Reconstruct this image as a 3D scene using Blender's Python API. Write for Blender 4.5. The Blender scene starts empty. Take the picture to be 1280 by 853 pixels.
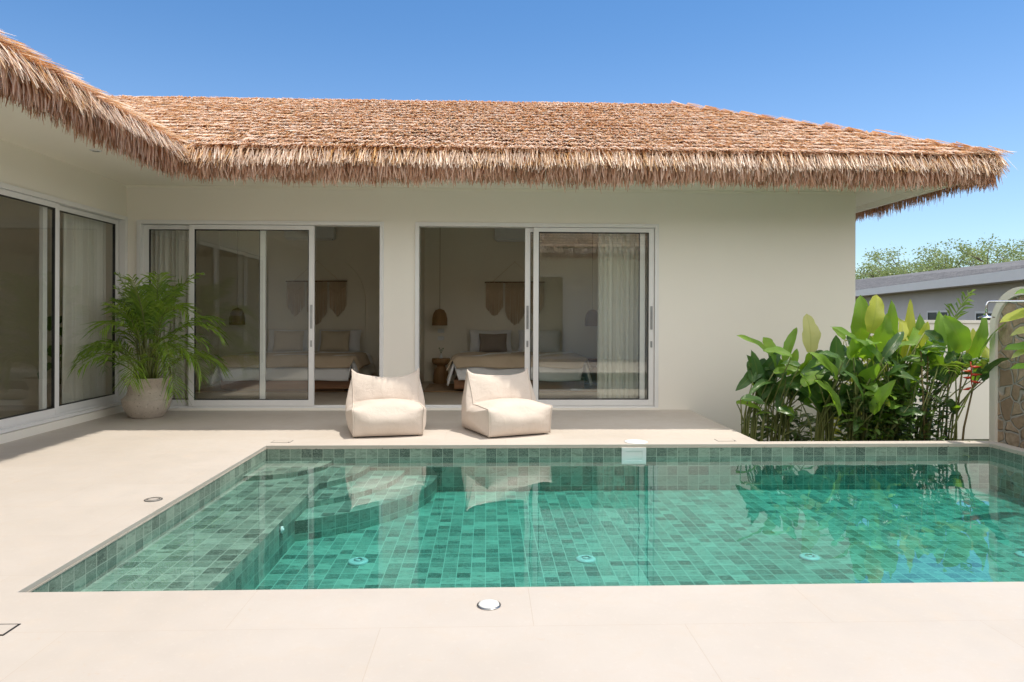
import bpy, math, random
import numpy as np
from mathutils import Vector, Matrix
random.seed(7); RNG = np.random.default_rng(11)
C = bpy.context.scene.collection
SC = bpy.context.scene
PI = math.pi
def R(a): return math.radians(a)

# ------------------------------------------------------------------ camera model (also used to read distances off the survey photo)
F, HY, EYE, ROLL, YAW = 876., 395., 1.2, .0035, R(2.1)
def ray(x, y):
    u, v = x-640, y-HY
    a = u*math.cos(ROLL)+v*math.sin(ROLL); b = -u*math.sin(ROLL)+v*math.cos(ROLL)
    dx, dz = a/F, -b/F
    return Vector((dx*math.cos(YAW)+math.sin(YAW), -dx*math.sin(YAW)+math.cos(YAW), dz))
def onY(x, y, Y):
    d = ray(x, y); t = Y/d.y
    return Vector((d.x*t, Y, EYE+d.z*t))

# ------------------------------------------------------------------ node helpers
class N:
    def __init__(s, name):
        s.m = bpy.data.materials.new(name); s.m.use_nodes = True
        s.t = s.m.node_tree; s.t.nodes.clear()
        s.out = s.t.nodes.new('ShaderNodeOutputMaterial')
    def n(s, typ, ins=None, **props):
        nd = s.t.nodes.new('ShaderNode'+typ)
        for k, v in props.items(): setattr(nd, k, v)
        for k, v in (ins or {}).items():
            sock = nd.inputs[k]
            if hasattr(v, 'is_linked') or isinstance(v, bpy.types.NodeSocket): s.t.links.new(v, sock)
            else:
                if isinstance(v, tuple) and len(v) == 3 and sock.type == 'RGBA': v = (*v, 1)
                sock.default_value = v
        return nd
    def math(s, op, a, b=0., c=0.):
        return s.n('Math', {0: a, 1: b, 2: c}, operation=op).outputs[0]
    def vmath(s, op, a, b=(0, 0, 0)):
        return s.n('VectorMath', {0: a, 1: b}, operation=op).outputs[0]
    def mix(s, f, a, b, blend='MIX'):
        return s.n('Mix', {0: f, 6: a, 7: b}, data_type='RGBA', blend_type=blend).outputs[2]
    def ramp(s, f, stops, interp='LINEAR'):
        nd = s.n('ValToRGB', {0: f}); cr = nd.color_ramp; cr.interpolation = interp
        while len(cr.elements) < len(stops): cr.elements.new(.5)
        for e, (p, c) in zip(cr.elements, stops):
            e.position = p; e.color = (*c, 1) if len(c) == 3 else c
        return nd.outputs[0]
    def noise(s, vec, scale, detail=3., rough=.55, dist=0.):
        return s.n('TexNoise', {'Vector': vec, 'Scale': scale, 'Detail': detail, 'Roughness': rough, 'Distortion': dist}).outputs[0]
    def obj(s): return s.n('TexCoord').outputs['Object']
    def uv(s): return s.n('TexCoord').outputs['UV']
    def bump(s, h, strength=.3, dist=.01):
        return s.n('Bump', {'Height': h, 'Strength': strength, 'Distance': dist}).outputs[0]
    def surf(s, sh): s.t.links.new(sh, s.out.inputs['Surface']); return s.m
    def pbr(s, col, rough=.5, normal=None, **kw):
        ins = {'Base Color': col, 'Roughness': rough}
        if normal is not None: ins['Normal'] = normal
        for k, v in kw.items(): ins[k.replace('_', ' ')] = v
        return s.n('BsdfPrincipled', ins).outputs[0]

def mottled(name, c1, c2, scale=3., rough=.6, bump=.15, bscale=60., bdist=.004, **kw):
    g = N(name); o = g.obj()
    f = g.noise(o, scale, 5., .6)
    col = g.mix(g.n('MapRange', {0: f, 1: .3, 2: .7}).outputs[0], c1, c2)
    nb = g.bump(g.noise(o, bscale, 4.), bump, bdist) if bump else None
    return g.surf(g.pbr(col, rough, nb, **kw))

M = {}
M['plaster'] = mottled('white_plaster', (.87, .825, .735), (.85, .805, .715), .9, .8, .10, 45., .003)
M['inner_plaster'] = mottled('inner_plaster', (.84, .785, .66), (.81, .755, .63), 1.2, .85, .06, 60., .002)
M['soffit'] = mottled('soffit_paint', (.88, .835, .73), (.86, .815, .71), 1.1, .75, .04, 50., .002)
M['aluminium'] = mottled('white_aluminium', (.80, .79, .77), (.77, .76, .74), 6., .35, 0)
M['gasket'] = mottled('black_gasket', (.015, .015, .016), (.02, .02, .02), 8., .5, 0)
M['steel'] = mottled('brushed_steel', (.45, .45, .45), (.38, .38, .38), 20., .3, 0, Metallic=1.)
M['chrome'] = mottled('chrome', (.75, .75, .75), (.7, .7, .7), 20., .12, 0, Metallic=1.)
M['white_plastic'] = mottled('white_plastic', (.78, .80, .78), (.74, .76, .74), 8., .35, 0)
M['inlet_grey'] = mottled('grey_white_plastic', (.50, .52, .50), (.46, .48, .46), 8., .4, 0)
M['dark_plastic'] = mottled('dark_plastic', (.045, .043, .04), (.03, .03, .03), 14., .5, 0)
M['ring_gap'] = mottled('grey_ring', (.12, .12, .11), (.10, .10, .095), 14., .6, 0)

def deck_mat():
    g = N('cream_stone_paving'); o = g.obj()
    br = g.n('TexBrick', {'Vector': g.n('Mapping', {'Vector': o, 'Location': (.402, -2.707, 0.)}).outputs[0],
        'Color1': (1, 1, 1), 'Color2': (.975, .97, .965), 'Mortar': (1, 1, 1), 'Scale': 1., 'Mortar Size': .0011,
        'Mortar Smooth': .3, 'Bias': 0., 'Brick Width': 1.18, 'Row Height': .59}, offset=.5, offset_frequency=2, squash=1., squash_frequency=2)
    f1 = g.noise(o, .8, 4., .6); f2 = g.noise(o, 7., 6., .65, .5); f3 = g.noise(o, 40., 3., .6)
    col = g.mix(g.n('MapRange', {0: f1, 1: .35, 2: .68}).outputs[0], (.555, .50, .445), (.50, .445, .385))
    col = g.mix(g.math('MULTIPLY', g.n('MapRange', {0: f2, 1: .50, 2: .75}).outputs[0], .5), col, (.54, .46, .38))
    col = g.mix(g.math('MULTIPLY', g.n('MapRange', {0: f3, 1: .58, 2: .78}).outputs[0], .25), col, (.66, .605, .54))
    pit = g.n('MapRange', {0: g.noise(o, 22., 2., .5, 1.5), 1: .69, 2: .74}).outputs[0]
    col = g.mix(g.math('MULTIPLY', pit, .3), col, (.52, .41, .31))
    tint = g.mix(1., col, br.outputs[0], 'MULTIPLY')
    col = g.mix(g.math('MULTIPLY', br.outputs[1], .8), tint, (.46, .37, .29))
    h = g.math('SUBTRACT', g.math('MULTIPLY', f3, .15), br.outputs[1])
    rough = g.n('MapRange', {0: f2, 1: .3, 2: .7, 3: .5, 4: .72}).outputs[0]
    return g.surf(g.pbr(col, rough, g.bump(h, .35, .003)))
M['deck'] = deck_mat()

def tile_mat():
    g = N('green_marble_pool_tile'); uv = g.uv()
    p = g.vmath('SCALE', uv); p.node.inputs['Scale'].default_value = 10.
    cell = g.vmath('FLOOR', p); fr = g.vmath('FRACTION', p)
    wn = g.n('TexWhiteNoise', {'Vector': cell}, noise_dimensions='3D')
    rnd, rcol = wn.outputs[0], wn.outputs[1]
    off = g.vmath('SCALE', rcol); off.node.inputs['Scale'].default_value = 37.
    sp = g.n('Mapping', {'Vector': uv, 'Scale': (14., 34., 1.), 'Rotation': (0, 0, .5)}).outputs[0]
    q = g.vmath('ADD', sp, off)
    v1 = g.noise(q, .55, 6., .62, 1.4); v2 = g.noise(q, 1.4, 4., .6, 2.2)
    base = g.ramp(rnd, [(0, (.055, .085, .068)), (.22, (.105, .15, .12)), (.5, (.165, .23, .18)), (.8, (.225, .30, .235)), (1, (.30, .385, .305))])
    dark = g.n('MapRange', {0: v1, 1: .47, 2: .72}).outputs[0]
    base = g.mix(g.math('MULTIPLY', dark, .9), base, (.045, .07, .055))
    vein = g.n('MapRange', {0: g.math('ABSOLUTE', g.math('SUBTRACT', v2, .5)), 1: 0., 2: .04, 3: .75, 4: 0.}).outputs[0]
    base = g.mix(vein, base, (.36, .43, .36))
    s = g.n('SeparateXYZ', {0: fr})
    def edge(c): return g.math('MINIMUM', c, g.math('SUBTRACT', 1., c))
    d = g.math('MINIMUM', edge(s.outputs[0]), edge(s.outputs[1]))
    gr = g.n('MapRange', {0: d, 1: .018, 2: .03, 3: 1., 4: 0.}).outputs[0]
    col = g.mix(gr, base, (.40, .46, .38))
    return g.surf(g.pbr(col, .35, g.bump(g.math('SUBTRACT', 1., gr), .25, .002)))
M['tile'] = tile_mat()

def water_mat():
    g = N('pool_water')
    ge = g.n('NewGeometry')
    dot = g.n('VectorMath', {0: ge.outputs['Incoming'], 1: ge.outputs['Normal']}, operation='DOT_PRODUCT').outputs['Value']
    k = g.math('POWER', g.math('SUBTRACT', 1., g.math('ABSOLUTE', dot)), 4.6)
    fac = g.math('MULTIPLY', g.math('ADD', .02, g.math('MULTIPLY', k, .98)), g.math('SUBTRACT', 1., ge.outputs['Backfacing']))
    sh = g.n('MixShader', {0: fac, 1: g.n('BsdfTransparent', {'Color': (1, 1, 1)}).outputs[0], 2: g.n('BsdfGlossy', {'Color': (1, 1, 1), 'Roughness': 0.}).outputs[0]}).outputs[0]
    ab = g.n('VolumeAbsorption', {'Color': (.10, .945, .925), 'Density': 1.1}).outputs[0]
    g.t.links.new(ab, g.out.inputs['Volume'])
    return g.surf(sh)
M['water'] = water_mat()

def glass_mat(name, tint, f0):
    g = N(name)
    ge = g.n('NewGeometry')
    dot = g.n('VectorMath', {0: ge.outputs['Incoming'], 1: ge.outputs['Normal']}, operation='DOT_PRODUCT').outputs['Value']
    k = g.math('POWER', g.math('SUBTRACT', 1., g.math('ABSOLUTE', dot)), 5.)
    fac = g.math('ADD', f0, g.math('MULTIPLY', k, 1-f0))
    return g.surf(g.n('MixShader', {0: fac, 1: g.n('BsdfTransparent', {'Color': tint}).outputs[0],
        2: g.n('BsdfGlossy', {'Color': (1, 1, 1), 'Roughness': 0.}).outputs[0]}).outputs[0])
M['glass'] = glass_mat('tinted_door_glass', (.965, .975, .96), .055)

def strand_mat(name, stops, patchy, tr):
    g = N(name); o = g.obj()
    rnd = g.n('NewGeometry').outputs['Random Per Island']
    patch = g.noise(g.n('Mapping', {'Vector': o, 'Scale': (.8, 1., 2.)}).outputs[0], 1.3, 5., .65)
    f = g.math('ADD', g.math('MULTIPLY', rnd, .60), g.math('MULTIPLY', g.math('SUBTRACT', patch, .19), patchy))
    col = g.ramp(f, stops)
    t = g.n('BsdfTranslucent', {'Color': g.mix(1., col, (1., .58, .28), 'MULTIPLY')}).outputs[0]
    return g.surf(g.n('MixShader', {0: tr, 1: g.pbr(col, .5), 2: t}).outputs[0])
M['thatch'] = strand_mat('pale_palm_thatch', [(0, (.28, .125, .045)), (.10, (.56, .30, .10)), (.26, (.72, .46, .20)), (.38, (.82, .63, .42)), (.58, (.88, .755, .62)), (1, (.91, .83, .74))], .85, .2)
M['thatch_inner'] = strand_mat('shaded_palm_thatch', [(0, (.24, .105, .05)), (.25, (.48, .265, .15)), (.5, (.64, .42, .29)), (.8, (.72, .55, .44)), (1, (.82, .70, .61))], .6, .3)  # browner copy of the pale thatch, eave shade put into its colour
M['thatch_base'] = mottled('packed_thatch', (.10, .05, .025), (.16, .085, .04), 9., .9, .6, 40., .02)

def leaf_mat(name, lo, hi, tr, gloss=.42, stripes=60., trf=.38, warm=(.42, .30, .04)):
    g = N(name); uv = g.uv(); rnd = g.n('NewGeometry').outputs['Random Per Island']
    s = g.n('SeparateXYZ', {0: uv})
    col = g.mix(rnd, lo, hi)
    rib = g.n('MapRange', {0: g.math('ABSOLUTE', g.math('SUBTRACT', s.outputs[0], .5)), 1: .0, 2: .045, 3: .6, 4: 0.}).outputs[0]
    vv = g.math('SINE', g.math('MULTIPLY', g.math('ADD', s.outputs[1], g.math('MULTIPLY', g.math('ABSOLUTE', g.math('SUBTRACT', s.outputs[0], .5)), -.35)), stripes*6.28))
    col = g.mix(g.math('MULTIPLY', g.math('ADD', vv, 1.), .22), col, hi)
    blot = g.n('MapRange', {0: g.noise(g.obj(), 9., 4., .6), 1: .60, 2: .75}).outputs[0]
    col = g.mix(g.math('MULTIPLY', blot, .35), col, warm)
    col = g.mix(rib, col, (.22, .28, .06))
    t = g.n('BsdfTranslucent', {'Color': g.mix(rnd, tr, tuple(min(1, c*1.35) for c in tr))}).outputs[0]
    b = g.pbr(col, gloss, g.bump(vv, .3, .006))
    return g.surf(g.n('MixShader', {0: trf, 1: b, 2: t}).outputs[0])
M['leaf'] = leaf_mat('banana_leaf', (.075, .19, .02), (.19, .33, .035), (.34, .58, .03))
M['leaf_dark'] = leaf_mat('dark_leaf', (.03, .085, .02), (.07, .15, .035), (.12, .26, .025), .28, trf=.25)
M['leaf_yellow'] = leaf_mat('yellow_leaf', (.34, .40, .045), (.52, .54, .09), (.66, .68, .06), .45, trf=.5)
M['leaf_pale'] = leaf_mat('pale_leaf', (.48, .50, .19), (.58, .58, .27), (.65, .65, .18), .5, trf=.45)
M['palm'] = leaf_mat('palm_leaflet', (.05, .13, .016), (.22, .335, .045), (.36, .54, .05), .35, stripes=2., trf=.28)
M['tree_leaf'] = leaf_mat('tree_leaf', (.12, .175, .06), (.29, .35, .15), (.34, .43, .13), .5, stripes=1., trf=.3)
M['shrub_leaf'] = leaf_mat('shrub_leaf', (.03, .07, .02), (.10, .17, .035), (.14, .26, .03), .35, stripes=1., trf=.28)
M['stem'] = mottled('green_stem', (.12, .15, .035), (.19, .20, .06), 12., .5, .2, 60.)
M['cane'] = mottled('brown_cane', (.17, .11, .05), (.24, .19, .07), 14., .6, .2, 60.)
M['bark'] = mottled('grey_bark', (.16, .13, .10), (.10, .08, .06), 8., .85, .5, 30., .01)
M['red_petal'] = mottled('red_bract', (.45, .02, .015), (.50, .07, .02), 10., .4, 0)

def fabric(name, c1, c2, rough=.8, sc=500., bump=.12):
    g = N(name); o = g.obj()
    w = g.noise(o, sc, 2.); f = g.noise(o, 3.2, 5., .6)
    col = g.mix(g.n('MapRange', {0: f, 1: .3, 2: .7}).outputs[0], c1, c2)
    h = g.math('ADD', g.math('MULTIPLY', w, .2), g.math('MULTIPLY', g.noise(o, 11., 4., .6, .6), 1.))
    return g.surf(g.pbr(col, rough, g.bump(h, bump, .02), **{'Sheen_Weight': .1}))
M['bag'] = fabric('cream_canvas', (.655, .565, .49), (.615, .525, .45), .75, 500., .42)
M['linen'] = fabric('white_linen', (.78, .77, .76), (.72, .72, .72))
M['throw'] = fabric('beige_throw', (.56, .44, .31), (.48, .37, .25), .9, 300., .3)
M['cushion_greige'] = fabric('greige_cloth', (.28, .225, .18), (.24, .19, .15))
M['cushion_cream'] = fabric('cream_cloth', (.62, .53, .40), (.56, .47, .35))
def curtain_mat():
    g = N('sheer_curtain'); o = g.obj()
    col = g.mix(g.noise(o, 200., 2.), (.88, .85, .79), (.82, .79, .72))
    return g.surf(g.n('MixShader', {0: .12, 1: g.pbr(col, .9), 2: g.n('BsdfTranslucent', {'Color': (.8, .77, .69)}).outputs[0]}).outputs[0])
M['curtain'] = curtain_mat()
M['macrame'] = fabric('cotton_cord', (.72, .57, .41), (.62, .48, .33), .95, 200., .3)
def wood(name, a, b, sc=(3., 40., 40.)):
    g = N(name); p = g.n('Mapping', {'Vector': g.obj(), 'Scale': sc}).outputs[0]
    f = g.noise(p, 1.2, 5., .6, .8)
    return g.surf(g.pbr(g.mix(g.n('MapRange', {0: f, 1: .3, 2: .7}).outputs[0], a, b), .45, g.bump(f, .15, .004)))
M['wood'] = wood('red_brown_wood', (.20, .085, .035), (.30, .14, .06))
M['stool_wood'] = wood('blond_wood', (.42, .24, .10), (.30, .155, .06), (18., 18., 2.))
M['stick'] = wood('dark_stick', (.20, .11, .05), (.27, .16, .08))
def rattan():
    g = N('rattan'); o = g.obj()
    w = g.n('TexWave', {'Vector': o, 'Scale': 28., 'Distortion': 1.5}, bands_direction='Z').outputs[1]
    col = g.mix(w, (.22, .115, .045), (.46, .28, .12))
    return g.surf(g.pbr(col, .6, g.bump(w, .6, .01)))
M['rattan'] = rattan()
M['rug'] = fabric('jute', (.38, .23, .11), (.29, .17, .08), .95, 90., .8)
def terrazzo():
    g = N('weathered_cement'); o = g.obj()
    f = g.noise(o, 6., 6., .65); s = g.noise(o, 38., 3., .7)
    col = g.mix(g.n('MapRange', {0: f, 1: .3, 2: .7}).outputs[0], (.62, .545, .465), (.46, .39, .32))
    col = g.mix(g.n('MapRange', {0: s, 1: .60, 2: .70}).outputs[0], col, (.20, .165, .13))
    col = g.mix(g.n('MapRange', {0: s, 1: .36, 2: .28}).outputs[0], col, (.72, .66, .58))
    return g.surf(g.pbr(col, .85, g.bump(s, .5, .006)))
M['cement'] = terrazzo()
M['interior_floor'] = mottled('interior_screed', (.52, .45, .36), (.47, .40, .32), 1.4, .35, .03)
def stone_mat():
    g = N('crazy_paving_stone'); o = g.obj()
    p = g.n('Mapping', {'Vector': o, 'Scale': (6.4, 6.4, 6.4)}).outputs[0]
    p = g.vmath('ADD', p, g.n('TexNoise', {'Vector': o, 'Scale': 3.}).outputs[1])
    v = g.n('TexVoronoi', {'Vector': p, 'Scale': 1.}, feature='F1'); e = g.n('TexVoronoi', {'Vector': p, 'Scale': 1.}, feature='DISTANCE_TO_EDGE')
    r = g.n('TexWhiteNoise', {'Vector': v.outputs['Color']}).outputs[0]
    col = g.ramp(r, [(0, (.34, .24, .16)), (.4, (.46, .34, .23)), (.75, (.56, .43, .31)), (1, (.40, .31, .23))])
    col = g.mix(g.n('MapRange', {0: g.noise(o, 14., 6., .7), 1: .4, 2: .75}).outputs[0], col, (.27, .185, .12))
    m = g.n('MapRange', {0: e.outputs['Distance'], 1: .035, 2: .075, 3: 1., 4: 0.}).outputs[0]
    col = g.mix(m, col, (.42, .385, .335))
    h = g.math('ADD', g.math('MULTIPLY', g.math('SUBTRACT', 1., m), .8), g.math('MULTIPLY', g.noise(o, 18., 6., .7), .5))
    return g.surf(g.pbr(col, .8, g.bump(h, .9, .03)))
M['stone'] = stone_mat()
def shingle_mat():
    g = N('grey_shingles'); uv = g.uv()
    b = g.n('TexBrick', {'Vector': uv, 'Color1': (.10, .10, .105), 'Color2': (.19, .185, .185), 'Mortar': (.04, .04, .045), 'Scale': 1.,
        'Mortar Size': .02, 'Brick Width': .55, 'Row Height': .26})
    n = g.noise(uv, 2.6, 5., .7)
    col = g.mix(.5, b.outputs[0], g.ramp(n, [(.25, (.06, .06, .065)), (.75, (.24, .23, .225))]))
    return g.surf(g.pbr(col, .9, g.bump(b.outputs[1], -.5, .02)))
M['shingle'] = shingle_mat()
M['fascia'] = mottled('grey_white_fascia', (.88, .82, .76), (.84, .78, .72), 2., .6, 0)
M['neighbour_wall'] = mottled('grey_render', (.74, .67, .62), (.68, .61, .56), 1., .85, .1)
M['dark_glass'] = mottled('dark_window_glass', (.012, .013, .015), (.02, .02, .022), 3., .3, 0, Specular_IOR_Level=.15)
def ground_mat():
    g = N('garden_ground'); o = g.obj()
    f = g.noise(o, .6, 6., .65); s = g.noise(o, 14., 5., .7)
    col = g.mix(g.n('MapRange', {0: f, 1: .42, 2: .58}).outputs[0], (.055, .036, .022), (.06, .085, .03))
    col = g.mix(g.n('MapRange', {0: s, 1: .4, 2: .7}).outputs[0], col, (.03, .022, .015))
    return g.surf(g.pbr(col, .95, g.bump(s, .8, .04)))
M['ground'] = ground_mat()

# ------------------------------------------------------------------ mesh helpers
class MB:
    def __init__(s): s.v = []; s.f = []; s.uv = []; s.has_uv = False; s.sm = []
    def face(s, pts, uv=None, smooth=False):
        b = len(s.v); s.v += [tuple(p) for p in pts]; s.f.append(tuple(range(b, b+len(pts)))); s.sm.append(smooth)
        if uv is not None: s.has_uv = True; s.uv += list(uv)
        else: s.uv += [(0, 0)]*len(pts)
    def add(s, verts, faces, smooth=False, uvs=None):
        b = len(s.v); s.v += [tuple(p) for p in verts]
        for f in faces:
            s.f.append(tuple(b+i for i in f)); s.sm.append(smooth)
            if uvs is not None: s.has_uv = True; s.uv += [uvs[i] for i in f]
            else: s.uv += [(0, 0)]*len(f)
        return s
    def box(s, x0, x1, y0, y1, z0, z1):
        v = [(x, y, z) for z in (z0, z1) for y in (y0, y1) for x in (x0, x1)]
        return s.add(v, [(0, 2, 3, 1), (4, 5, 7, 6), (0, 1, 5, 4), (2, 6, 7, 3), (0, 4, 6, 2), (1, 3, 7, 5)])
    def rbox(s, x0, x1, y0, y1, z0, z1, r=.01):
        import bmesh
        bm = bmesh.new(); bmesh.ops.create_cube(bm, size=1.)
        for v in bm.verts: v.co = Vector(((x0+x1)/2+v.co.x*(x1-x0), (y0+y1)/2+v.co.y*(y1-y0), (z0+z1)/2+v.co.z*(z1-z0)))
        bmesh.ops.bevel(bm, geom=list(bm.edges), offset=r, segments=2, affect='EDGES', profile=.5)
        bm.verts.index_update()
        s.add([v.co[:] for v in bm.verts], [[v.index for v in f.verts] for f in bm.faces], False); bm.free(); return s
    def tube(s, path, rad, n=8, caps=True, smooth=True):
        path = [Vector(p) for p in path]; k = len(path)
        rad = rad if isinstance(rad, (list, tuple)) else [rad]*k
        vs = []; ref = None
        for i, p in enumerate(path):
            t = (path[min(i+1, k-1)]-path[max(i-1, 0)]).normalized()
            if ref is None: ref = t.orthogonal().normalized()
            ref = (ref-t*ref.dot(t)).normalized(); b = t.cross(ref)
            vs += [p+(ref*math.cos(a)+b*math.sin(a))*rad[i] for a in [2*PI*j/n for j in range(n)]]
        fs = [(i*n+j, i*n+(j+1) % n, (i+1)*n+(j+1) % n, (i+1)*n+j) for i in range(k-1) for j in range(n)]
        if caps: fs += [tuple(range(n-1, -1, -1)), tuple((k-1)*n+j for j in range(n))]
        return s.add(vs, fs, smooth)
    def lathe(s, prof, n=32, c=(0, 0, 0), smooth=True, wob=0.):
        vs = []; prof = list(prof)
        if len(prof) > 2 and prof[0][0] < 1e-6: prof = prof[1:]
        if len(prof) > 2 and prof[-1][0] < 1e-6 and prof[-1][1] <= prof[-2][1]+.002: prof = prof[:-1]
        for (r, z) in prof:
            for j in range(n):
                a = 2*PI*j/n; rr = r*(1+wob*math.sin(3*a+z*9)) if wob else r
                vs.append((c[0]+rr*math.cos(a), c[1]+rr*math.sin(a), c[2]+z))
        fs = [(i*n+j, i*n+(j+1) % n, (i+1)*n+(j+1) % n, (i+1)*n+j) for i in range(len(prof)-1) for j in range(n)]
        s.add(vs, fs, smooth); b = len(s.v)-len(vs)
        closed = abs(prof[0][0]-prof[-1][0]) < .007 and abs(prof[0][1]-prof[-1][1]) < .03
        if not closed:
            for ring in ([0] if prof[0][0] > 1e-6 else [])+([len(prof)-1] if prof[-1][0] > 1e-6 else []):
                q = [s.v[b+ring*n+j] for j in range(n)]
                s.add(q if ring else q[::-1], [tuple(range(n))], False)
        return s
    def grid(s, fn, nu, nv, smooth=True, uvscale=(1, 1)):
        vs = [fn(i/nu, j/nv) for j in range(nv+1) for i in range(nu+1)]
        uv = [(i/nu*uvscale[0], j/nv*uvscale[1]) for j in range(nv+1) for i in range(nu+1)]
        w = nu+1
        return s.add(vs, [(j*w+i, j*w+i+1, (j+1)*w+i+1, (j+1)*w+i) for j in range(nv) for i in range(nu)], smooth, uv)
    def prism(s, outline, y0, y1):
        n = len(outline)
        v = [(x, y0, z) for x, z in outline]+[(x, y1, z) for x, z in outline]
        return s.add(v, [tuple(range(n)), tuple(range(2*n-1, n-1, -1))]+[(i, n+i, n+(i+1) % n, (i+1) % n) for i in range(n)])
    def build(s, name, mat, parent=None, loc=None, rotz=0., bevel=0., subsurf=0):
        me = bpy.data.meshes.new(name); me.from_pydata(s.v, [], s.f)
        me.polygons.foreach_set('use_smooth', s.sm)
        if s.has_uv:
            l = me.uv_layers.new(name='UVMap'); l.data.foreach_set('uv', np.array(s.uv, dtype=np.float32).ravel())
        me.update(); o = bpy.data.objects.new(name, me); C.objects.link(o); me.materials.append(M[mat] if isinstance(mat, str) else mat)
        if parent is not None: o.parent = parent
        if loc is not None: o.location = loc
        o.rotation_euler.z = rotz
        if bevel:
            b = o.modifiers.new('Bevel', 'BEVEL'); b.width = bevel; b.segments = 2; b.limit_method = 'ANGLE'
        if subsurf:
            b = o.modifiers.new('Subsurf', 'SUBSURF'); b.levels = subsurf; b.render_levels = subsurf
        return o
def cells(us, vs, filled, put, thick):
    """closed slab over filled grid cells; put(u,v,t) maps to 3-D, t in 0..thick"""
    mb = MB(); idx = {}
    def V(i, j, t):
        k = (i, j, t)
        if k not in idx: idx[k] = len(mb.v); mb.v.append(tuple(put(us[i], vs[j], t*thick)))
        return idx[k]
    def q(*a): mb.f.append(a); mb.sm.append(False); mb.uv += [(0, 0)]*4
    for i in range(len(us)-1):
        for j in range(len(vs)-1):
            if not filled(i, j): continue
            q(V(i, j, 0), V(i+1, j, 0), V(i+1, j+1, 0), V(i, j+1, 0))
            q(V(i, j, 1), V(i, j+1, 1), V(i+1, j+1, 1), V(i+1, j, 1))
            def fl(a, b): return 0 <= a < len(us)-1 and 0 <= b < len(vs)-1 and filled(a, b)
            if not fl(i-1, j): q(V(i, j, 0), V(i, j+1, 0), V(i, j+1, 1), V(i, j, 1))
            if not fl(i+1, j): q(V(i+1, j, 0), V(i+1, j, 1), V(i+1, j+1, 1), V(i+1, j+1, 0))
            if not fl(i, j-1): q(V(i, j, 0), V(i, j, 1), V(i+1, j, 1), V(i+1, j, 0))
            if not fl(i, j+1): q(V(i, j+1, 0), V(i+1, j+1, 0), V(i+1, j+1, 1), V(i, j+1, 1))
    return mb
def tag(o, label=None, cat=None, group=None, kind=None):
    if label: o['label'] = label
    if cat: o['category'] = cat
    if group: o['group'] = group
    if kind: o['kind'] = kind
    return o
def thing(name, label, cat, loc=(0, 0, 0), rotz=0., group=None):
    o = bpy.data.objects.new(name, None); C.objects.link(o); o.location = loc; o.rotation_euler.z = rotz; o.empty_display_size = .1
    return tag(o, label, cat, group)
def dup(o, parent=None):
    c = o.copy(); C.objects.link(c)
    if parent is not None: c.parent = parent
    for ch in list(o.children): dup(ch, c)
    return c
def twin(o, label, loc, rotz=0.):
    c = dup(o); c['label'] = label; c.location = loc; c.rotation_euler.z = rotz; return c

# ------------------------------------------------------------------ ground, deck, pool, water
PX0, PX1, PY0, PY1 = -2.02, 4.80, 3.10, 6.52
def ground_z(x, y):
    return -.5
gx, gy = [-400, PX0-.1, PX1+.06, 600], [-200, PY0-.1, PY1+.06, 900]; gm = MB()   # one sheet with the pool pit left open
for j in range(4):
    for i in range(4): gm.v.append((gx[i], gy[j], -.5))
for j in range(3):
    for i in range(3):
        if (i, j) != (1, 1): gm.f.append((j*4+i, j*4+i+1, j*4+i+5, j*4+i+4)); gm.sm.append(False); gm.uv += [(0, 0)]*4
tag(gm.build('ground', 'ground'), 'dark garden soil and grass around the villa', None, None, 'structure')

us = [-4.5, PX0, 2.62, PX1, 4.93, 9.]; vs = [-4., PY0, PY1, 6.65, 8.935]
def dfill(i, j):
    if j == 0: return True
    if j == 1: return i in (0, 3)
    if j == 2: return i in (0, 1, 2, 3)
    return i in (0, 1)
dk = cells(us, vs, dfill, lambda u, v, t: (u, v, -.025+t), .025)
dk = dk.build('deck', 'deck', bevel=.0025)
tag(dk, 'cream stone paving deck around the pool', None, None, 'structure')

pool = thing('swimming_pool', 'green marble tiled swimming pool with curved corner steps set in cream deck', 'pool')
WZ = -.10; FZ = -.43; BZ = -.185
pw = MB()
def wallq(p, q, z0, z1, u0=0., inward=None):
    p, q = Vector(p), Vector(q); L = (q-p).length
    pw.face([(p.x, p.y, z0), (q.x, q.y, z0), (q.x, q.y, z1), (p.x, p.y, z1)], [(u0, z0), (u0+L, z0), (u0+L, z1), (u0, z1)])
# closed basin: inner tiled faces, outer shell 0.18 thick
TOPZ = -.025
ix = [(PX0, PY0), (PX1, PY0), (PX1, PY1), (PX0, PY1)]
ox = [(PX0-.18, PY0-.18), (PX1+.18-.06, PY0-.18), (PX1+.12, PY1+.12), (PX0-.18, PY1+.12)]
vv = [(*p, TOPZ) for p in ix]+[(*p, FZ) for p in ix]+[(*p, TOPZ-.001) for p in ox]+[(*p, FZ-.2) for p in ox]
base = MB()
def qd(a, b, c, d, uv=None): base.face([vv[a], vv[b], vv[c], vv[d]], uv)
for i in range(4):
    j = (i+1) % 4; p, q = vv[i], vv[j]
    L = math.hypot(q[0]-p[0], q[1]-p[1]); o = (PX0 if i in (0,) else 0)
    # u runs so that joints start at the corner
    qd(4+i, 4+j, j, i, [(10*i, FZ-.02), (10*i+L, FZ-.02), (10*i+L, TOPZ-.02+.045), (10*i, TOPZ+.025)])
    qd(i, j, 8+j, 8+i); qd(8+i, 8+j, 12+j, 12+i)
base.face([vv[4], vv[7], vv[6], vv[5]], [(k_*1.1+30, l_*1.1) for k_, l_ in ((PX0, PY0), (PX0, PY1), (PX1, PY1), (PX1, PY0))])
base.face([vv[12], vv[13], vv[14], vv[15]])
base.build('basin', 'tile', pool)
trim = MB()
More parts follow.
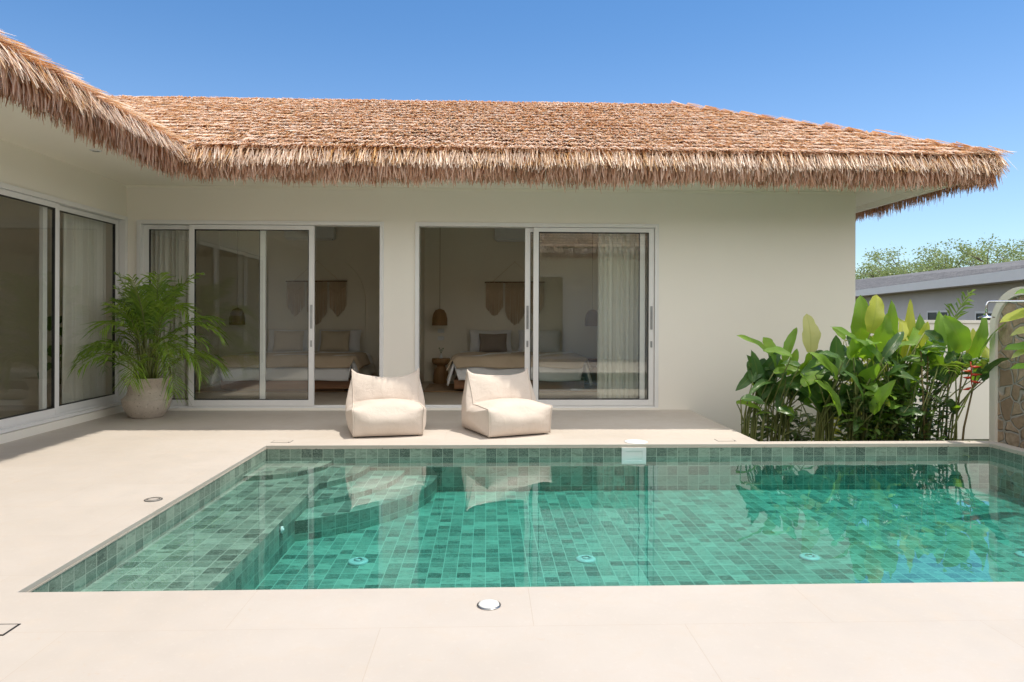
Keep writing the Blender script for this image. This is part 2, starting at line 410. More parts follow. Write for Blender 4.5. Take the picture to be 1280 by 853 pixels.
for a, b, c, d in ((PX0, PX1, PY1-.003, PY1), (PX0, PX1, PY0, PY0+.003)): trim.box(a, b, c, d, -.034, -.025)
for a, b, c, d in ((PX0, PX0+.003, PY0+.003, PY1-.003), (PX1-.003, PX1, PY0+.003, PY1-.003)): trim.box(a, b, c, d, -.034, -.025)
trim.build('edge_trim', 'cement', pool)
# bench
BX = -1.37
b = MB()
b.face([(PX0, PY0, BZ), (BX, PY0, BZ), (BX, PY1, BZ), (PX0, PY1, BZ)], [(0, 0), (BX-PX0, 0), (BX-PX0, PY1-PY0), (0, PY1-PY0)])
b.face([(BX, PY0, FZ), (BX, PY1, FZ), (BX, PY1, BZ), (BX, PY0, BZ)], [(0, FZ+.05), (PY1-PY0, FZ+.05), (PY1-PY0, BZ+.05-.0), (0, BZ+.05)])
b.build('bench', 'tile', pool)
def arc_step(r, ztop, zbot, a0, a1, n=24):
    s = MB(); cx, cy = PX0, PY1; pts = []
    for k in range(n+1):
        a = a0+(a1-a0)*k/n; pts.append((cx+r*math.cos(a), cy-r*math.sin(a)))
    poly = pts+[(max(BX+.002, PX0) if a1 < PI/2-.01 else cx, pts[-1][1]), (max(BX+.002, PX0) if a1 < PI/2-.01 else cx, cy)]
    if a1 < PI/2-.01: poly = pts+[(pts[-1][0], cy)]
    s.face([(x, y, ztop) for x, y in poly][::-1], [(x-PX0, y-PY0) for x, y in poly][::-1])
    for k in range(n):
        p, q = pts[k], pts[k+1]; u0 = r*(a1-a0)*k/n; u1 = r*(a1-a0)*(k+1)/n
        s.add([(*p, ztop), (*p, zbot), (*q, zbot), (*q, ztop)], [(0, 1, 2, 3)], True, [(u0, .0), (u0, zbot-ztop), (u1, zbot-ztop), (u1, .0)])
    s.build('step', 'tile', pool)
arc_step(.60, -.142, BZ, 0, PI/2)
for r, zt, zb in ((.95, BZ-.0005, -.235), (1.27, -.235, -.28), (1.57, -.28, FZ)):
    arc_step(r, zt, zb, 0, math.acos((BX-PX0)/r))
# skimmer, inlets, jet
sk = MB(); x0, x1 = 1.27, 1.50
sk.box(x0, x1, PY1-.012, PY1-.002, -.185, -.15); sk.box(x0, x1, PY1-.012, PY1-.002, -.06, -.03)
sk.box(x0, x0+.035, PY1-.012, PY1-.002, -.15, -.06); sk.box(x1-.035, x1, PY1-.012, PY1-.002, -.15, -.06); sk.box(x0+.035, x1-.035, PY1-.006, PY1-.002, -.15, -.06)
sk.build('skimmer_mouth', 'white_plastic', pool)
for k, X in enumerate((-.84, .67, 2.19, 3.70)):
    f = MB(); f.lathe([(0, 0), (.066, 0), (.066, .008), (.058, .014), (.030, .016), (.030, .012), (0, .012)], 28, (X, 4.66, FZ+.001))
    f = f.build('floor_inlet', 'inlet_grey', pool)
    g_ = MB()
    for a in range(2): g_.tube([(X+.026*math.cos(t), 4.66+.026*math.sin(t), FZ+.019) for t in np.linspace(a*PI+.35, a*PI+PI-.35, 9)], .003, 6)
    g_.build('inlet_slot', 'steel', f)
j = MB(); j.tube([(BX+.001, 4.75, -.24), (BX+.012, 4.75, -.24)], .024, 20); j.tube([(BX+.0121, 4.75, -.24), (BX+.02, 4.75, -.24)], .011, 14)
j.build('wall_jet', 'white_plastic', pool)

# water: closed body, rippled top
W0, W1, W2, W3 = PX0-.03, PX1+.03, PY0-.03, PY1+.03
nx, ny = 340, 172
xs = np.linspace(W0, W1, nx+1); ys = np.linspace(W2, W3, ny+1)
Xg, Yg = np.meshgrid(xs, ys); Zg = np.zeros_like(Xg)
for k in range(26):
    lam = RNG.uniform(.10, .75); a = RNG.uniform(0, 2*PI); ph = RNG.uniform(0, 2*PI); kk = 2*PI/lam
    Zg += .0034/kk*.30*np.sin(kk*(Xg*np.cos(a)+Yg*np.sin(a))+ph)*(.45+.55*np.clip((Xg-.5)/3., 0, 1))
top = np.stack([Xg, Yg, WZ+Zg], -1).reshape(-1, 3)
wm = MB(); w = nx+1; nt = len(top)
bound = [i for i in range(nx)]+[(jj+1)*w-1 for jj in range(ny)]+[ny*w+i for i in range(nx, 0, -1)]+[jj*w for jj in range(ny, 0, -1)]
low = [(top[i][0], top[i][1], FZ-.08) for i in bound]
fs = [(jj*w+i, jj*w+i+1, (jj+1)*w+i+1, (jj+1)*w+i) for jj in range(ny) for i in range(nx)]
wm.v = [tuple(p) for p in top]+low; wm.f = fs; wm.sm = [True]*len(fs)
nb = len(bound)
for i in range(nb):
    wm.f.append((bound[(i+1) % nb], bound[i], nt+i, nt+(i+1) % nb)); wm.sm.append(False)
wm.f.append(tuple(nt+i for i in range(nb-1, -1, -1))); wm.sm.append(False)
water = wm.build('water', 'water'); tag(water, 'clear turquoise pool water with light ripples', None, None, 'structure')

# deck fittings
o = thing('deck_light', 'round white glass light flush in the near poolside paving', 'light', (.015, 2.904, .0))
MB().lathe([(0, .001), (.05, .001), (.05, .004), (.045, .005), (0, .005)], 28).build('rim', 'steel', o)
MB().lathe([(0, .0052), (.043, .0052), (.040, .010), (.025, .013), (0, .014)], 28).build('lens', 'white_plastic', o)
o = thing('floor_drain', 'small round dark drain cap in paving left of the pool', 'drain', (-2.15, 4.62, 0))
MB().lathe([(0, .001), (.055, .001), (.055, .004), (.048, .006), (0, .006)], 28).build('ring', 'ring_gap', o)
MB().lathe([(0, .0062), (.040, .0062), (.036, .009), (0, .009)], 24).build('cap', 'dark_plastic', o)
o = thing('drain_cover', 'square paved drain cover with dark slot near the left front corner', 'drain', (-1.87, 2.73, 0))
f = MB()
for a, b_, c_, d_ in ((-.075, .075, -.05, -.043), (-.075, .075, .043, .05), (-.075, -.068, -.043, .043), (.068, .075, -.043, .043)): f.box(a, b_, c_, d_, .0008, .0022)
f.build('slot_frame', 'gasket', o); MB().box(-.067, .067, -.042, .042, .0008, .003).build('stone_insert', 'deck', o)
o = thing('skimmer_lid', 'round white skimmer lid in the paving behind the pool edge', 'lid', (1.43, 6.635, 0))
MB().lathe([(0, .001), (.11, .001), (.11, .006), (.10, .008), (0, .008)], 32).build('cover', 'white_plastic', o)
MB().lathe([(.0875, .0081), (.09, .0095), (.0925, .0081)], 32).build('groove_ring', 'aluminium', o)
def hatch(label, X, Y):
    o = thing('access_hatch', label, 'hatch', (X, Y, 0), 0, 'small paved access hatches')
    f = MB()
    for a, b_, c_, d_ in ((-.09, .09, -.06, -.056), (-.09, .09, .056, .06), (-.09, -.086, -.056, .056), (.086, .09, -.056, .056)): f.box(a, b_, c_, d_, .0008, .002)
    f.build('joint', 'ring_gap', o); MB().box(-.085, .085, -.055, .055, .0008, .0025).build('stone_insert', 'deck', o)
    h = MB(); h.tube([(.075, -.05, .0026), (.075, -.05, .005)], .006, 8); h.build('finger_hole', 'dark_plastic', o)
hatch('small square paving hatch at the deck corner near the banana plants', 2.32, 6.72)
hatch('small square paving hatch behind the pool corner steps', -1.93, 6.72)

# ------------------------------------------------------------------ villa
villa = thing('villa', 'white villa with thatched roof and sliding glass doors behind the pool', 'house')
WY, LX, CZ = 8.935, -4.5, 2.817
xs_ = [-4.65, -4.35, -1.315, -.885, 2.19, 4.79]; zs_ = [-.5, 0.0, 2.365, CZ]
cells(xs_, zs_, lambda i, j: not (j == 1 and i in (1, 3)), lambda u, v, t: (u, WY+t, v), .2).build('front_wall', 'plaster', villa)
yl = [-1.6, 3.30, 8.90, WY-.001]
cells(yl, [-.5, .0, 2.40, CZ], lambda i, j: not (j == 1 and i == 1), lambda u, v, t: (LX-t, u, v), .148).build('side_wall', 'plaster', villa)
MB().box(4.59, 4.788, WY+.201, 12.6, -.5, CZ).build('end_wall', 'plaster', villa)
MB().box(-9., 4.589, 12.4, 12.6, -.5, CZ-.002).build('back_wall', 'inner_plaster', villa)
MB().box(-9.2, -9.001, -1.6, 12.6, -.5, CZ-.002).build('outer_wall', 'plaster', villa)
MB().box(-1.24, -1.09, WY+.201, 12.399, .041, 2.79).build('partition', 'inner_plaster', villa)
MB().box(-4.80, -4.652, 9.0, 12.399, .041, 2.79).build('partition', 'inner_plaster', villa)
MB().box(2.36, 2.5, WY+.201, 12.399, .041, 2.79).build('partition', 'inner_plaster', villa)
MB().box(-8.999, -4.82, 9.1, 9.25, .041, 2.79).build('partition', 'inner_plaster', villa)
MB().box(-8.999, -4.65, -1.8, -1.61, -.5, CZ-.002).build('gable_wall', 'plaster', villa)
MB().box(-8.999, 4.588, WY+.2, 12.4, -.2, .04).build('interior_floor', 'interior_floor', villa)
MB().box(-8.999, -4.65, -1.6, WY+.199, -.2, .042).build('interior_floor', 'interior_floor', villa)
MB().box(-8.999, 4.588, WY+.201, 12.399, 2.792, 2.812).build('ceiling', 'inner_plaster', villa)
MB().box(-8.999, -4.65, -1.6, WY+.199, 2.792, 2.812).build('ceiling', 'inner_plaster', villa)
# soffit (L-shaped slab) and fascia
sxs = [-9.7, -3.36, 5.50]; sys_ = [-1.8, 7.76, 13.7]
cells(sxs, sys_, lambda i, j: not (i == 1 and j == 0), lambda u, v, t: (u, v, CZ+t), .07).build('soffit', 'soffit', villa)
def sill(x0, x1): MB().box(x0, x1, WY-.03, WY-.0005, .0005, .028).build('threshold', 'plaster', villa)
sill(-4.38, -1.28); sill(-.92, 2.22)
MB().box(LX+.0005, LX+.03, 3.3, 8.92, .0005, .085).build('threshold', 'plaster', villa)
# cove strip under the soffit
MB().box(LX+.001, 4.79, WY-.022, WY-.001, CZ-.03, CZ-.001).build('cornice', 'soffit', villa)

def sliding(wall, u0, u1, z0, z1, panels):
    """frame + panels. wall 'Y': u=X, depth into +Y. wall 'X': u=Y, depth into -X. panels: (a,b,track,handle_side)"""
    def P(u_0, u_1, d0, d1, za, zb):
        if wall == 'Y': return (u_0, u_1, WY+d0, WY+d1, za, zb)
        return (LX-d1, LX-d0, u_0, u_1, za, zb)
    door = MB(); t = .05
    door.box(*P(u0, u0+t, -.018, .14, z0, z1)); door.box(*P(u1-t, u1, -.018, .14, z0, z1))
    door.box(*P(u0+t, u1-t, -.018, .14, z1-t, z1)); door.box(*P(u0+t, u1-t, -.018, .14, z0, z0+.035))
    for k in range(3): door.box(*P(u0+t, u1-t, .012+.05*k, .018+.05*k, z0+.035, z0+.05))
    d = door.build('sliding_door_frame', 'aluminium', villa, bevel=.003)
    # outer architrave, set proud
    for a, b, tr, hs in panels:
        y0 = .004+.052*tr; y1 = y0+.042; s = .068
        za, zb = z0+.052, z1-t-.004
        p = MB()
        p.box(*P(a, a+s, y0, y1, za, zb)); p.box(*P(b-s, b, y0, y1, za, zb)); p.box(*P(a+s, b-s, y0, y1, za, za+.075)); p.box(*P(a+s, b-s, y0, y1, zb-.055, zb))
        p = p.build('sliding_panel', 'aluminium', villa, bevel=.003)
        g = MB(); e = .009
        for q in (P(a+s, a+s+e, y0+.006, y1-.006, za+.075, zb-.055), P(b-s-e, b-s, y0+.006, y1-.006, za+.075, zb-.055),
                  P(a+s+e, b-s-e, y0+.006, y1-.006, za+.075, za+.075+e), P(a+s+e, b-s-e, y0+.006, y1-.006, zb-.055-e, zb-.055)): g.box(*q)
        g.build('gasket', 'gasket', p)
        MB().box(*P(a+s+.002, b-s-.002, y0+.017, y0+.025, za+.077, zb-.057)).build('pane', 'glass', p)
        if hs:
            hu = a+s/2 if hs == 'L' else b-s/2
            MB().box(*P(hu-.014, hu+.014, y0-.006, y0-.0005, 1.03, 1.33)).build('handle', 'steel', p)
            if hs == 'L' or True: MB().box(*P(hu-.012, hu+.012, y0-.005, y0-.0005, .80, .88)).build('lock', 'steel', p)
sliding('Y', -4.37, -1.30, .0005, 2.385, [(-4.32, -2.80, 1, None), (-3.735, -2.175, 0, 'R')])
sliding('Y', -.905, 2.21, .0005, 2.385, [(.495, 2.05, 1, 'L'), (.60, 2.155, 0, 'R')])
sliding('X', 3.28, 8.93, .09, 2.42, [(7.38, 8.86, 1, 'R'), (6.10, 7.57, 0, None), (4.63, 6.099, 0, None), (3.34, 4.82, 1, None)])

MB().box(5.42, 5.499, 7.78, 13.6, CZ-.07, CZ-.001).build('fascia', 'soffit', villa)
# ------------------------------------------------------------------ thatch
def strands(root, d1, d2, L, wd, side):
    """numpy ribbon strands: root->mid along d1, mid->tip along d2, tapered"""
    n = len(root); L = L[:, None]; wd = wd[:, None]
    mid = root+d1*L*.55; tip = mid+d2*L*.45
    V = np.stack([root-side*wd*.5, root+side*wd*.5, mid-side*wd*.5, mid+side*wd*.5, tip-side*wd*.14, tip+side*wd*.14], 1)
    return V
def strand_obj(name, Vs, parent, mat='thatch'):
    V = np.concatenate(Vs); n = len(V)
    me = bpy.data.meshes.new(name); me.vertices.add(n*6); me.vertices.foreach_set('co', V.reshape(-1).astype(np.float32))
    b = (np.arange(n)*6)[:, None]
    q = np.concatenate([b+np.array([[0, 1, 3, 2]]), b+np.array([[2, 3, 5, 4]])], 1).reshape(-1)
    me.loops.add(len(q)); me.loops.foreach_set('vertex_index', q.astype(np.int32))
    me.polygons.add(2*n); me.polygons.foreach_set('loop_start', (np.arange(2*n)*4).astype(np.int32))
    me.update(calc_edges=True); me.validate()
    o = bpy.data.objects.new(name, me); C.objects.link(o); me.materials.append(M[mat]); o.parent = parent
    return o
def unit(a): return a/np.linalg.norm(a, axis=-1, keepdims=True)
def slope_strands(P0, e, s, nrm, a_of, b_of, T, step, spacing, dens=1.):
    """rows of strands on a slope. P0 eave origin, e along eave, s upslope, nrm normal."""
    out = []; e, s, nrm, P0 = map(np.array, (e, s, nrm, P0)); t = -.07
    while t < T+.02:
        a, b = a_of(t), b_of(t)
        if b-a > .02:
            n = int((b-a)/spacing*dens)
            for layer in range(2):
                u = RNG.uniform(a, b, n)
                wav = .005*np.sin(u*3.1+t*9)+.004*np.sin(u*7.7+t*23)
                tt = t+.27+RNG.normal(0, .009, n)+wav
                root = P0+e*u[:, None]+s*tt[:, None]+nrm*(.004+RNG.uniform(0, .02, n)[:, None]+.012*layer)
                sw = RNG.normal(0, .16, n)[:, None]
                lift = RNG.normal(.23, .035, n)[:, None]
                d1 = unit(-s+e*sw+nrm*lift); d2 = unit(-s+e*(sw*1.5+RNG.normal(0, .1, n)[:, None])+nrm*(lift*.6-.04))
                L = RNG.normal(.285, .010, n); wd = RNG.uniform(.007, .015, n)
                side = unit(np.cross(d1, nrm)+nrm*RNG.normal(0, .35, n)[:, None])
                out.append(strands(root, d1, d2, L, wd, side))
        t += step
    return out
def fringe(P0, e, outw, a, b, spacing, zt, zb, dens=1., inner=False):
    """eave: pale bent-over strands above, hanging brown strands below"""
    out = []; e, outw, P0 = map(np.array, (e, outw, P0)); up = np.array([0, 0, 1.])
    n = int((b-a)/spacing*dens)
    for layer, (oz, oo, ln, hang) in enumerate([(0., .02, .36, 0), (.02, -.04, .34, 0), (.015, -.02, .30, 0), (.01, .0, .33, 0), (-.02, .03, .34, 0), (-.04, .01, .36, 0), (0., -.02, .30, 1), (-.02, -.06, .33, 1), (-.02, -.11, .33, 1), (-.03, -.16, .30, 1)]):
        if bool(hang) != inner: continue
        u = RNG.uniform(a, b, n)
        wav = .02*np.sin(u*2.3+layer)+.015*np.sin(u*6.1+2*layer)
        sw = RNG.normal(0, .16, n)[:, None]
        if hang:
            root = P0+e*u[:, None]+outw*(oo+RNG.normal(0, .02, n)[:, None])+up*((zt-.07+oz+wav+RNG.normal(0, .015, n))[:, None])
            d1 = unit(-up+e*sw+outw*RNG.normal(.10, .08, n)[:, None]); d2 = unit(-up+e*(sw*1.3)+outw*RNG.normal(-.02, .1, n)[:, None])
            L = (zt-.07-zb)*RNG.normal(1.02, .11, n)*ln/.32; wd = RNG.uniform(.009, .020, n)
        else:
            root = P0+e*u[:, None]+outw*(-.24+oo+RNG.normal(0, .02, n)[:, None])+up*((zt+.095+oz+wav*.6)[:, None])
            d1 = unit(outw*1.+up*RNG.normal(-.42, .07, n)[:, None]+e*sw); d2 = unit(outw*RNG.normal(.62, .18, n)[:, None]-up+e*(sw*1.4))
            L = RNG.normal(ln+.02, .035, n); wd = RNG.uniform(.009, .020, n)
        side = unit(np.cross(d1, outw if hang else up)+outw*RNG.normal(0, .4, n)[:, None]*(1 if hang else .2))
        out.append(strands(root, d1, d2, L, wd, side))
    if not inner: return out
    m = int((b-a)*9*dens); u = RNG.uniform(a, b, m)
    root = P0+e*u[:, None]+outw*RNG.uniform(-.12, .0, m)[:, None]+up*(zb+.10)
    d = unit(-up+e*RNG.normal(0, .22, m)[:, None]+outw*RNG.normal(0, .12, m)[:, None])
    out.append(strands(root, d, d, RNG.uniform(.12, .22, m), RNG.uniform(.006, .012, m), unit(np.cross(d, outw))))
    return out

EX, EL, EYF, EYB, RY, EZ = 5.70, -3.22, 7.62, 13.9, 10.76, 2.98
SL = (4.41-EZ)/(RY-EYF); RUN = RY-EYF; RZ = EZ+SL*RUN
LXR, LXO = EL-RUN, EL-2*RUN; CXR = 2.97; SR = (RZ-EZ)/(EX-CXR); csr = math.sqrt(1+SR*SR); TR = (EX-CXR)*csr
roof = MB()
A = (EL, EYF, EZ); B = (EX, EYF, EZ); Cc = (CXR, RY, RZ); D = (LXR, RY, RZ); E_ = (EX, EYB, EZ); F_ = (LXO, EYB, EZ); G_ = (LXO, -1.9, EZ); H_ = (LXR, -1.9, RZ); I_ = (EL, -1.9, EZ)
low = lambda p: (p[0], p[1], 2.895)
pts = [A, B, Cc, D, E_, F_, G_, H_, I_]; rv = pts+[low(p) for p in (A, B, E_, F_, G_, I_)]
roof.add(rv, [(0, 1, 2, 3), (1, 4, 2), (4, 5, 3, 2), (5, 6, 7, 3), (8, 0, 3, 7), (6, 8, 7),
              (9, 10, 1, 0), (10, 11, 4, 1), (11, 12, 5, 4), (12, 13, 6, 5), (13, 14, 8, 6), (14, 9, 0, 8), (14, 13, 12, 11, 10, 9)])
roof = roof.build('roof', 'thatch_base', villa)
cs = math.sqrt(1+SL*SL); T = RUN*cs
nf = np.array([0, -SL, 1.])/cs; nr = np.array([SL, 0, 1.])/cs; nrr = np.array([SR, 0, 1.])/csr
strand_obj('thatch', slope_strands((EL, EYF, EZ), (1, 0, 0), (0, 1/cs, SL/cs), nf, lambda t: -t/cs, lambda t: (EX-EL)-(EX-CXR)*t/T+.02, T, .218, .0068)
    + slope_strands((EX, EYF, EZ), (0, 1, 0), (-1/csr, 0, SR/csr), nrr, lambda t: RUN*t/TR, lambda t: (EYB-EYF)-RUN*t/TR, TR, .218, .011, .8)
    + slope_strands((EL, EYF, EZ), (0, -1, 0), (-1/cs, 0, SL/cs), nr, lambda t: -t/cs, lambda t: EYF+1.9, T, .218, .011, .8), roof)
# ridge cap and hip tufts
def ridge(p, q, n, spread, drop=.5):
    p, q = np.array(p), np.array(q); e = unit((q-p)[None])[0]; side = np.cross(e, [0, 0, 1.]); side /= np.linalg.norm(side)
    out = []
    for sg in (-1, 1):
        u = RNG.uniform(0, 1, n)
        root = p+(q-p)*u[:, None]+np.array([0, 0, 1.])*(.045+.006*np.sin(u*41)+RNG.normal(0, .012, n))[:, None]-side*sg*.04
        d = unit(side*sg+e*RNG.normal(0, .45, n)[:, None]+np.array([0, 0, 1.])*RNG.normal(-drop+.2, .12, n)[:, None])
        d2 = unit(d+np.array([0, 0, -.25]))
        out.append(strands(root, d, d2, RNG.uniform(.14, .30, n)*spread, RNG.uniform(.012, .024, n), unit(np.cross(d, np.array([0, 0, 1.])))))
    return out
strand_obj('ridge_cap', ridge(D, Cc, 3600, 1.) + ridge(Cc, B, 2600, .9, .7) + ridge(Cc, E_, 1200, .9, .7), roof)
ZB = 2.70
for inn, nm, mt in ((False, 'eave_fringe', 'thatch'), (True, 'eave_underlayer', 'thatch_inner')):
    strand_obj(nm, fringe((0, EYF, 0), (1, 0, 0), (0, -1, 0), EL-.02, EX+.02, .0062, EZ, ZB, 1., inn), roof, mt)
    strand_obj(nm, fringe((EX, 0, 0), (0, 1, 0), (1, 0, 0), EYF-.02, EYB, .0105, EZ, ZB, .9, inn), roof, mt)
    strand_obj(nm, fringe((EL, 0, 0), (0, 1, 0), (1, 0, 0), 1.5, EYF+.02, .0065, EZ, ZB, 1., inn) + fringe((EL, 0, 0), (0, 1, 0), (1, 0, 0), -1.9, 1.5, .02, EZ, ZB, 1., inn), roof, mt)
# ------------------------------------------------------------------ villa across the court, behind the viewpoint (seen mirrored in the doors)
opp = thing('guest_house', 'thatched white guest house facing the pool from behind the viewpoint', 'house')
cells([-2.9, -1.2, 2.2, 4.8, 6.8, 8.5], [-.5, 0., 2.36, CZ], lambda i, j: not (j == 1 and i in (1, 3)), lambda u, v, t: (u, -1.45-t, v), .2).build('wall', 'plaster', opp)
MB().box(-2.9, 8.5, -5.2, -5.0, -.5, CZ-.002).build('wall', 'plaster', opp)
MB().box(-3.1, 8.9, -5.6, -.25, CZ, CZ+.07).build('soffit', 'soffit', opp)
for a, b in ((-1.2, 2.2), (4.8, 6.8)):
    fr = MB()
    for q in ((a, a+.07, 0.0, 2.36), (b-.07, b, 0.0, 2.36), ((a+b)/2-.04, (a+b)/2+.04, .07, 2.29)): fr.box(q[0], q[1], -1.55, -1.49, q[2]+.001, q[3]-.001)
    fr.box(a+.07, b-.07, -1.55, -1.49, 2.29, 2.359); fr.box(a+.07, b-.07, -1.55, -1.49, .001, .07)
    fr = fr.build('door_frame', 'aluminium', opp)
    MB().box(a+.071, b-.071, -1.53, -1.522, .071, 2.289).build('pane', 'glass', fr)
OE, OR_ = -.12, -3.3
ro = MB(); oz = EZ+SL*(OE-OR_)
ro.add([(-3.1, OE, EZ), (9., OE, EZ), (9., OR_, oz), (-3.1, OR_, oz), (-3.1, -6.4, EZ), (9., -6.4, EZ), (-3.1, OE, 2.895), (9., OE, 2.895), (-3.1, -6.4, 2.895), (9., -6.4, 2.895)],
       [(0, 3, 2, 1), (3, 4, 5, 2), (6, 0, 1, 7), (8, 6, 7, 9), (4, 8, 9, 5), (0, 6, 8, 4, 3), (1, 2, 5, 9, 7)])
ro = ro.build('roof', 'thatch_base', opp)
strand_obj('thatch', slope_strands((-3.1, OE, EZ), (1, 0, 0), (0, -1/cs, SL/cs), np.array([0, SL, 1.])/cs, lambda t: 0, lambda t: 12.1, T, .218, .022), ro)
strand_obj('eave_fringe', fringe((0, OE, 0), (1, 0, 0), (0, 1, 0), -3.1, 9., .02, EZ, ZB), ro)
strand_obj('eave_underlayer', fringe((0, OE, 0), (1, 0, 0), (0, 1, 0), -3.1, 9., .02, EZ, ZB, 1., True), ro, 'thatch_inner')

# soffit downlights
def downlight(label, X, Y):
    o = thing('downlight', label, 'light', (X, Y, CZ), 0, 'recessed soffit downlights')
    MB().lathe([(.036, -.001), (.055, -.001), (.055, -.006), (.036, -.012)], 28).build('ring', 'aluminium', o)
    MB().lathe([(0, -.002), (.036, -.002), (.036, -.004), (0, -.004)], 28).build('lens', 'ring_gap', o)
downlight('round recessed downlight in the left soffit above the potted palm', -3.85, 7.05)
downlight('round recessed downlight in the left soffit nearest the viewer', -3.85, 4.6)
downlight('round recessed downlight in the front soffit beside the right end of the wall', 3.6, 8.3)
downlight('round recessed downlight in the front soffit between the two open doors', -1.1, 8.3)
# ------------------------------------------------------------------ bedrooms
YB = 12.4; FL = .04
def bedroom(cx, who, cushion, tone):
    o = thing('wall_arch', 'raised plaster arch behind %s' % who, 'wall panel', (cx, YB, 0)); a = MB()
    out = [(-.83, .80), (-.83, 1.45)]+[(-.83*math.cos(t), 1.45+.83*math.sin(t)) for t in np.linspace(.1, PI-.1, 26)]+[(.83, 1.45), (.83, .80)]
    a.prism([(x, z) for x, z in out], -.032, -.0005); a.build('arch_panel', 'inner_plaster', o)
    bed = thing('bed', 'wooden platform bed in %s' % who.replace('the bed in ', ''), 'bed', (cx, 11.45, FL), 0, 'bedroom platform beds')
    b = MB(); b.rbox(-.98, .98, -.92, .92, .06, .20, .01); b.build('platform', 'wood', bed)
    b = MB(); b.box(-.8, .8, -.75, .85, 0, .06); b.build('plinth', 'wood', bed)
    MB().rbox(-.92, .92, -.86, .90, .2005, .49, .05).build('mattress', 'linen', bed)
    # duvet draped over the foot and the sides
    def drape(half, front, back, ztop, hem, flare, seed):
        rr = random.Random(seed)
        def fn(u, v):
            # u across -1..1, v from head (0) to foot hem (1)
            s = (u-.5)*2; W = half+.36; x = s*W
            side = max(0, abs(x)-half)
            yy = back-(v*(back-front+.36)); over = max(0, front-yy)
            z = ztop; dx = 0; dy = 0
            if side > 0: z -= min(side, .36)*1.0*(hem/.36); x = math.copysign(half+.03+side*flare, x)
            if over > 0: z -= over*(hem/.36)*(1 if side == 0 else .15); yy = front-.03-over*flare
            z += .014*math.sin(9*s+seed)*math.sin(7*v+1.3*seed)-.02*(s*s)
            yy += .012*math.sin(17*s+seed)*(1 if over > 0 else 0); x += .012*math.sin(15*v+seed)*(1 if side > 0 else 0)
            return (x, yy, z)
        return fn
    d = MB(); d.grid(drape(.93, -.87, .42, .525, .33, .28, 1+tone), 48, 40)
    d = d.build('duvet', 'linen', None, (cx, 11.45, FL)); d.modifiers.new('Solid', 'SOLIDIFY').thickness = .03
    tag(d, 'white duvet hanging over the foot of the bed in %s' % who.replace('the bed in ', ''), 'duvet', 'white duvets')
    d = MB(); d.grid(drape(.96, -.91, .02, .548, .16, .22, 3+tone), 48, 24)
    d = d.build('throw_blanket', 'throw', None, (cx, 11.45, FL)); d.modifiers.new('Solid', 'SOLIDIFY').thickness = .015
    tag(d, 'beige throw blanket spread across the bed in %s' % who.replace('the bed in ', ''), 'blanket', 'beige throws')
def pillow(name, label, mat, w, h, th, loc, tilt, rz=0., group=None, flange=0.):
    m = MB()
    def surf(sg):
        def fn(u, v):
            a, b = (u-.5)*2, (v-.5)*2
            f = max(0, (1-a**4)*(1-b**4))**.6
            pin = 1-.06*(1-abs(a))*abs(b); pin2 = 1-.06*(1-abs(b))*abs(a)
            return (a*w/2*pin2, sg*th/2*f, h/2+b*h/2*pin)
        return fn
    m.grid(surf(1), 18, 14); m.grid(surf(-1), 18, 14)
    o = m.build(name, mat, None, loc); o.rotation_euler = (R(-tilt), 0, rz)
    return tag(o, label, 'pillow' if name == 'pillow' else 'cushion', group)
bedroom(.50, 'the bed in the right bedroom', 'cushion_greige', 0)
bedroom(-2.95, 'the bed in the left bedroom', 'cushion_cream', 1)
for cx, who in ((.50, 'right'), (-2.95, 'left')):
    for k, (dx, rz) in enumerate(((-.42, .05), (.42, -.06))):
        pillow('pillow', 'white pillow at the head of the %s bed, on its %s side' % (who, ('lamp', 'far right')[k]), 'linen', .74, .40, .17, (cx+dx, 12.12, .57), 18, rz, 'white bed pillows')
pillow('cushion', 'greige flanged cushion leaning on the pillows of the right bed', 'cushion_greige', .48, .34, .13, (.12, 11.93, .575), 20, .03, 'accent cushions')
pillow('cushion', 'cream cushion on the left bed near the open doorway', 'cushion_cream', .50, .38, .13, (-2.57, 11.93, .575), 20, -.05, 'accent cushions')
pillow('cushion', 'cream cushion on the left bed seen through the closed glass', 'cushion_cream', .50, .38, .13, (-3.34, 11.93, .575), 20, .07, 'accent cushions')
def macrame(cx, who):
    o = thing('macrame_hanging', 'cream macrame hanging of three fringed panels on a stick in the %s bedroom' % who, 'wall hanging', (cx, 12.32, 0), 0, 'macrame wall hangings')
    b = MB(); b.tube([(-.53, 0, 1.785), (.53, 0, 1.795)], .011, 8); b.build('stick', 'stick', o)
    b = MB(); b.tube([(-.40, 0, 1.79), (0, .015, 2.15), (.40, 0, 1.79)], .0035, 6); b.tube([(0, .015, 2.15), (0, .04, 2.152)], .008, 6); b.build('hanging_cord', 'macrame', o)
    for (x0, x1, zs, zc) in ((-.51, -.21, 1.36, 1.19), (-.17, .18, 1.26, 1.03), (.22, .51, 1.36, 1.19)):
        m = MB(); n = 22
        for k in range(n):
            x = x0+(x1-x0)*(k+.5)/n; t = abs((k+.5)/n-.5)*2
            zb = zc+(zs-zc)*t**1.4+random.uniform(-.012, .012)
            m.tube([(x, random.uniform(-.005, .005), 1.785), (x+random.uniform(-.004, .004), random.uniform(-.008, .004), (1.785+zb)/2), (x+random.uniform(-.008, .008), 0, zb)], [.0075, .008, .006], 5)
        for zz in (1.70, 1.66):
            m.tube([(x0+(x1-x0)*q, -.012, zz-.10*(1-abs(q-.5)*2)) for q in np.linspace(0, 1, 13)], .009, 6)
        m.build('woven_panel', 'macrame', o)
macrame(.50, 'right'); macrame(-2.955, 'left')
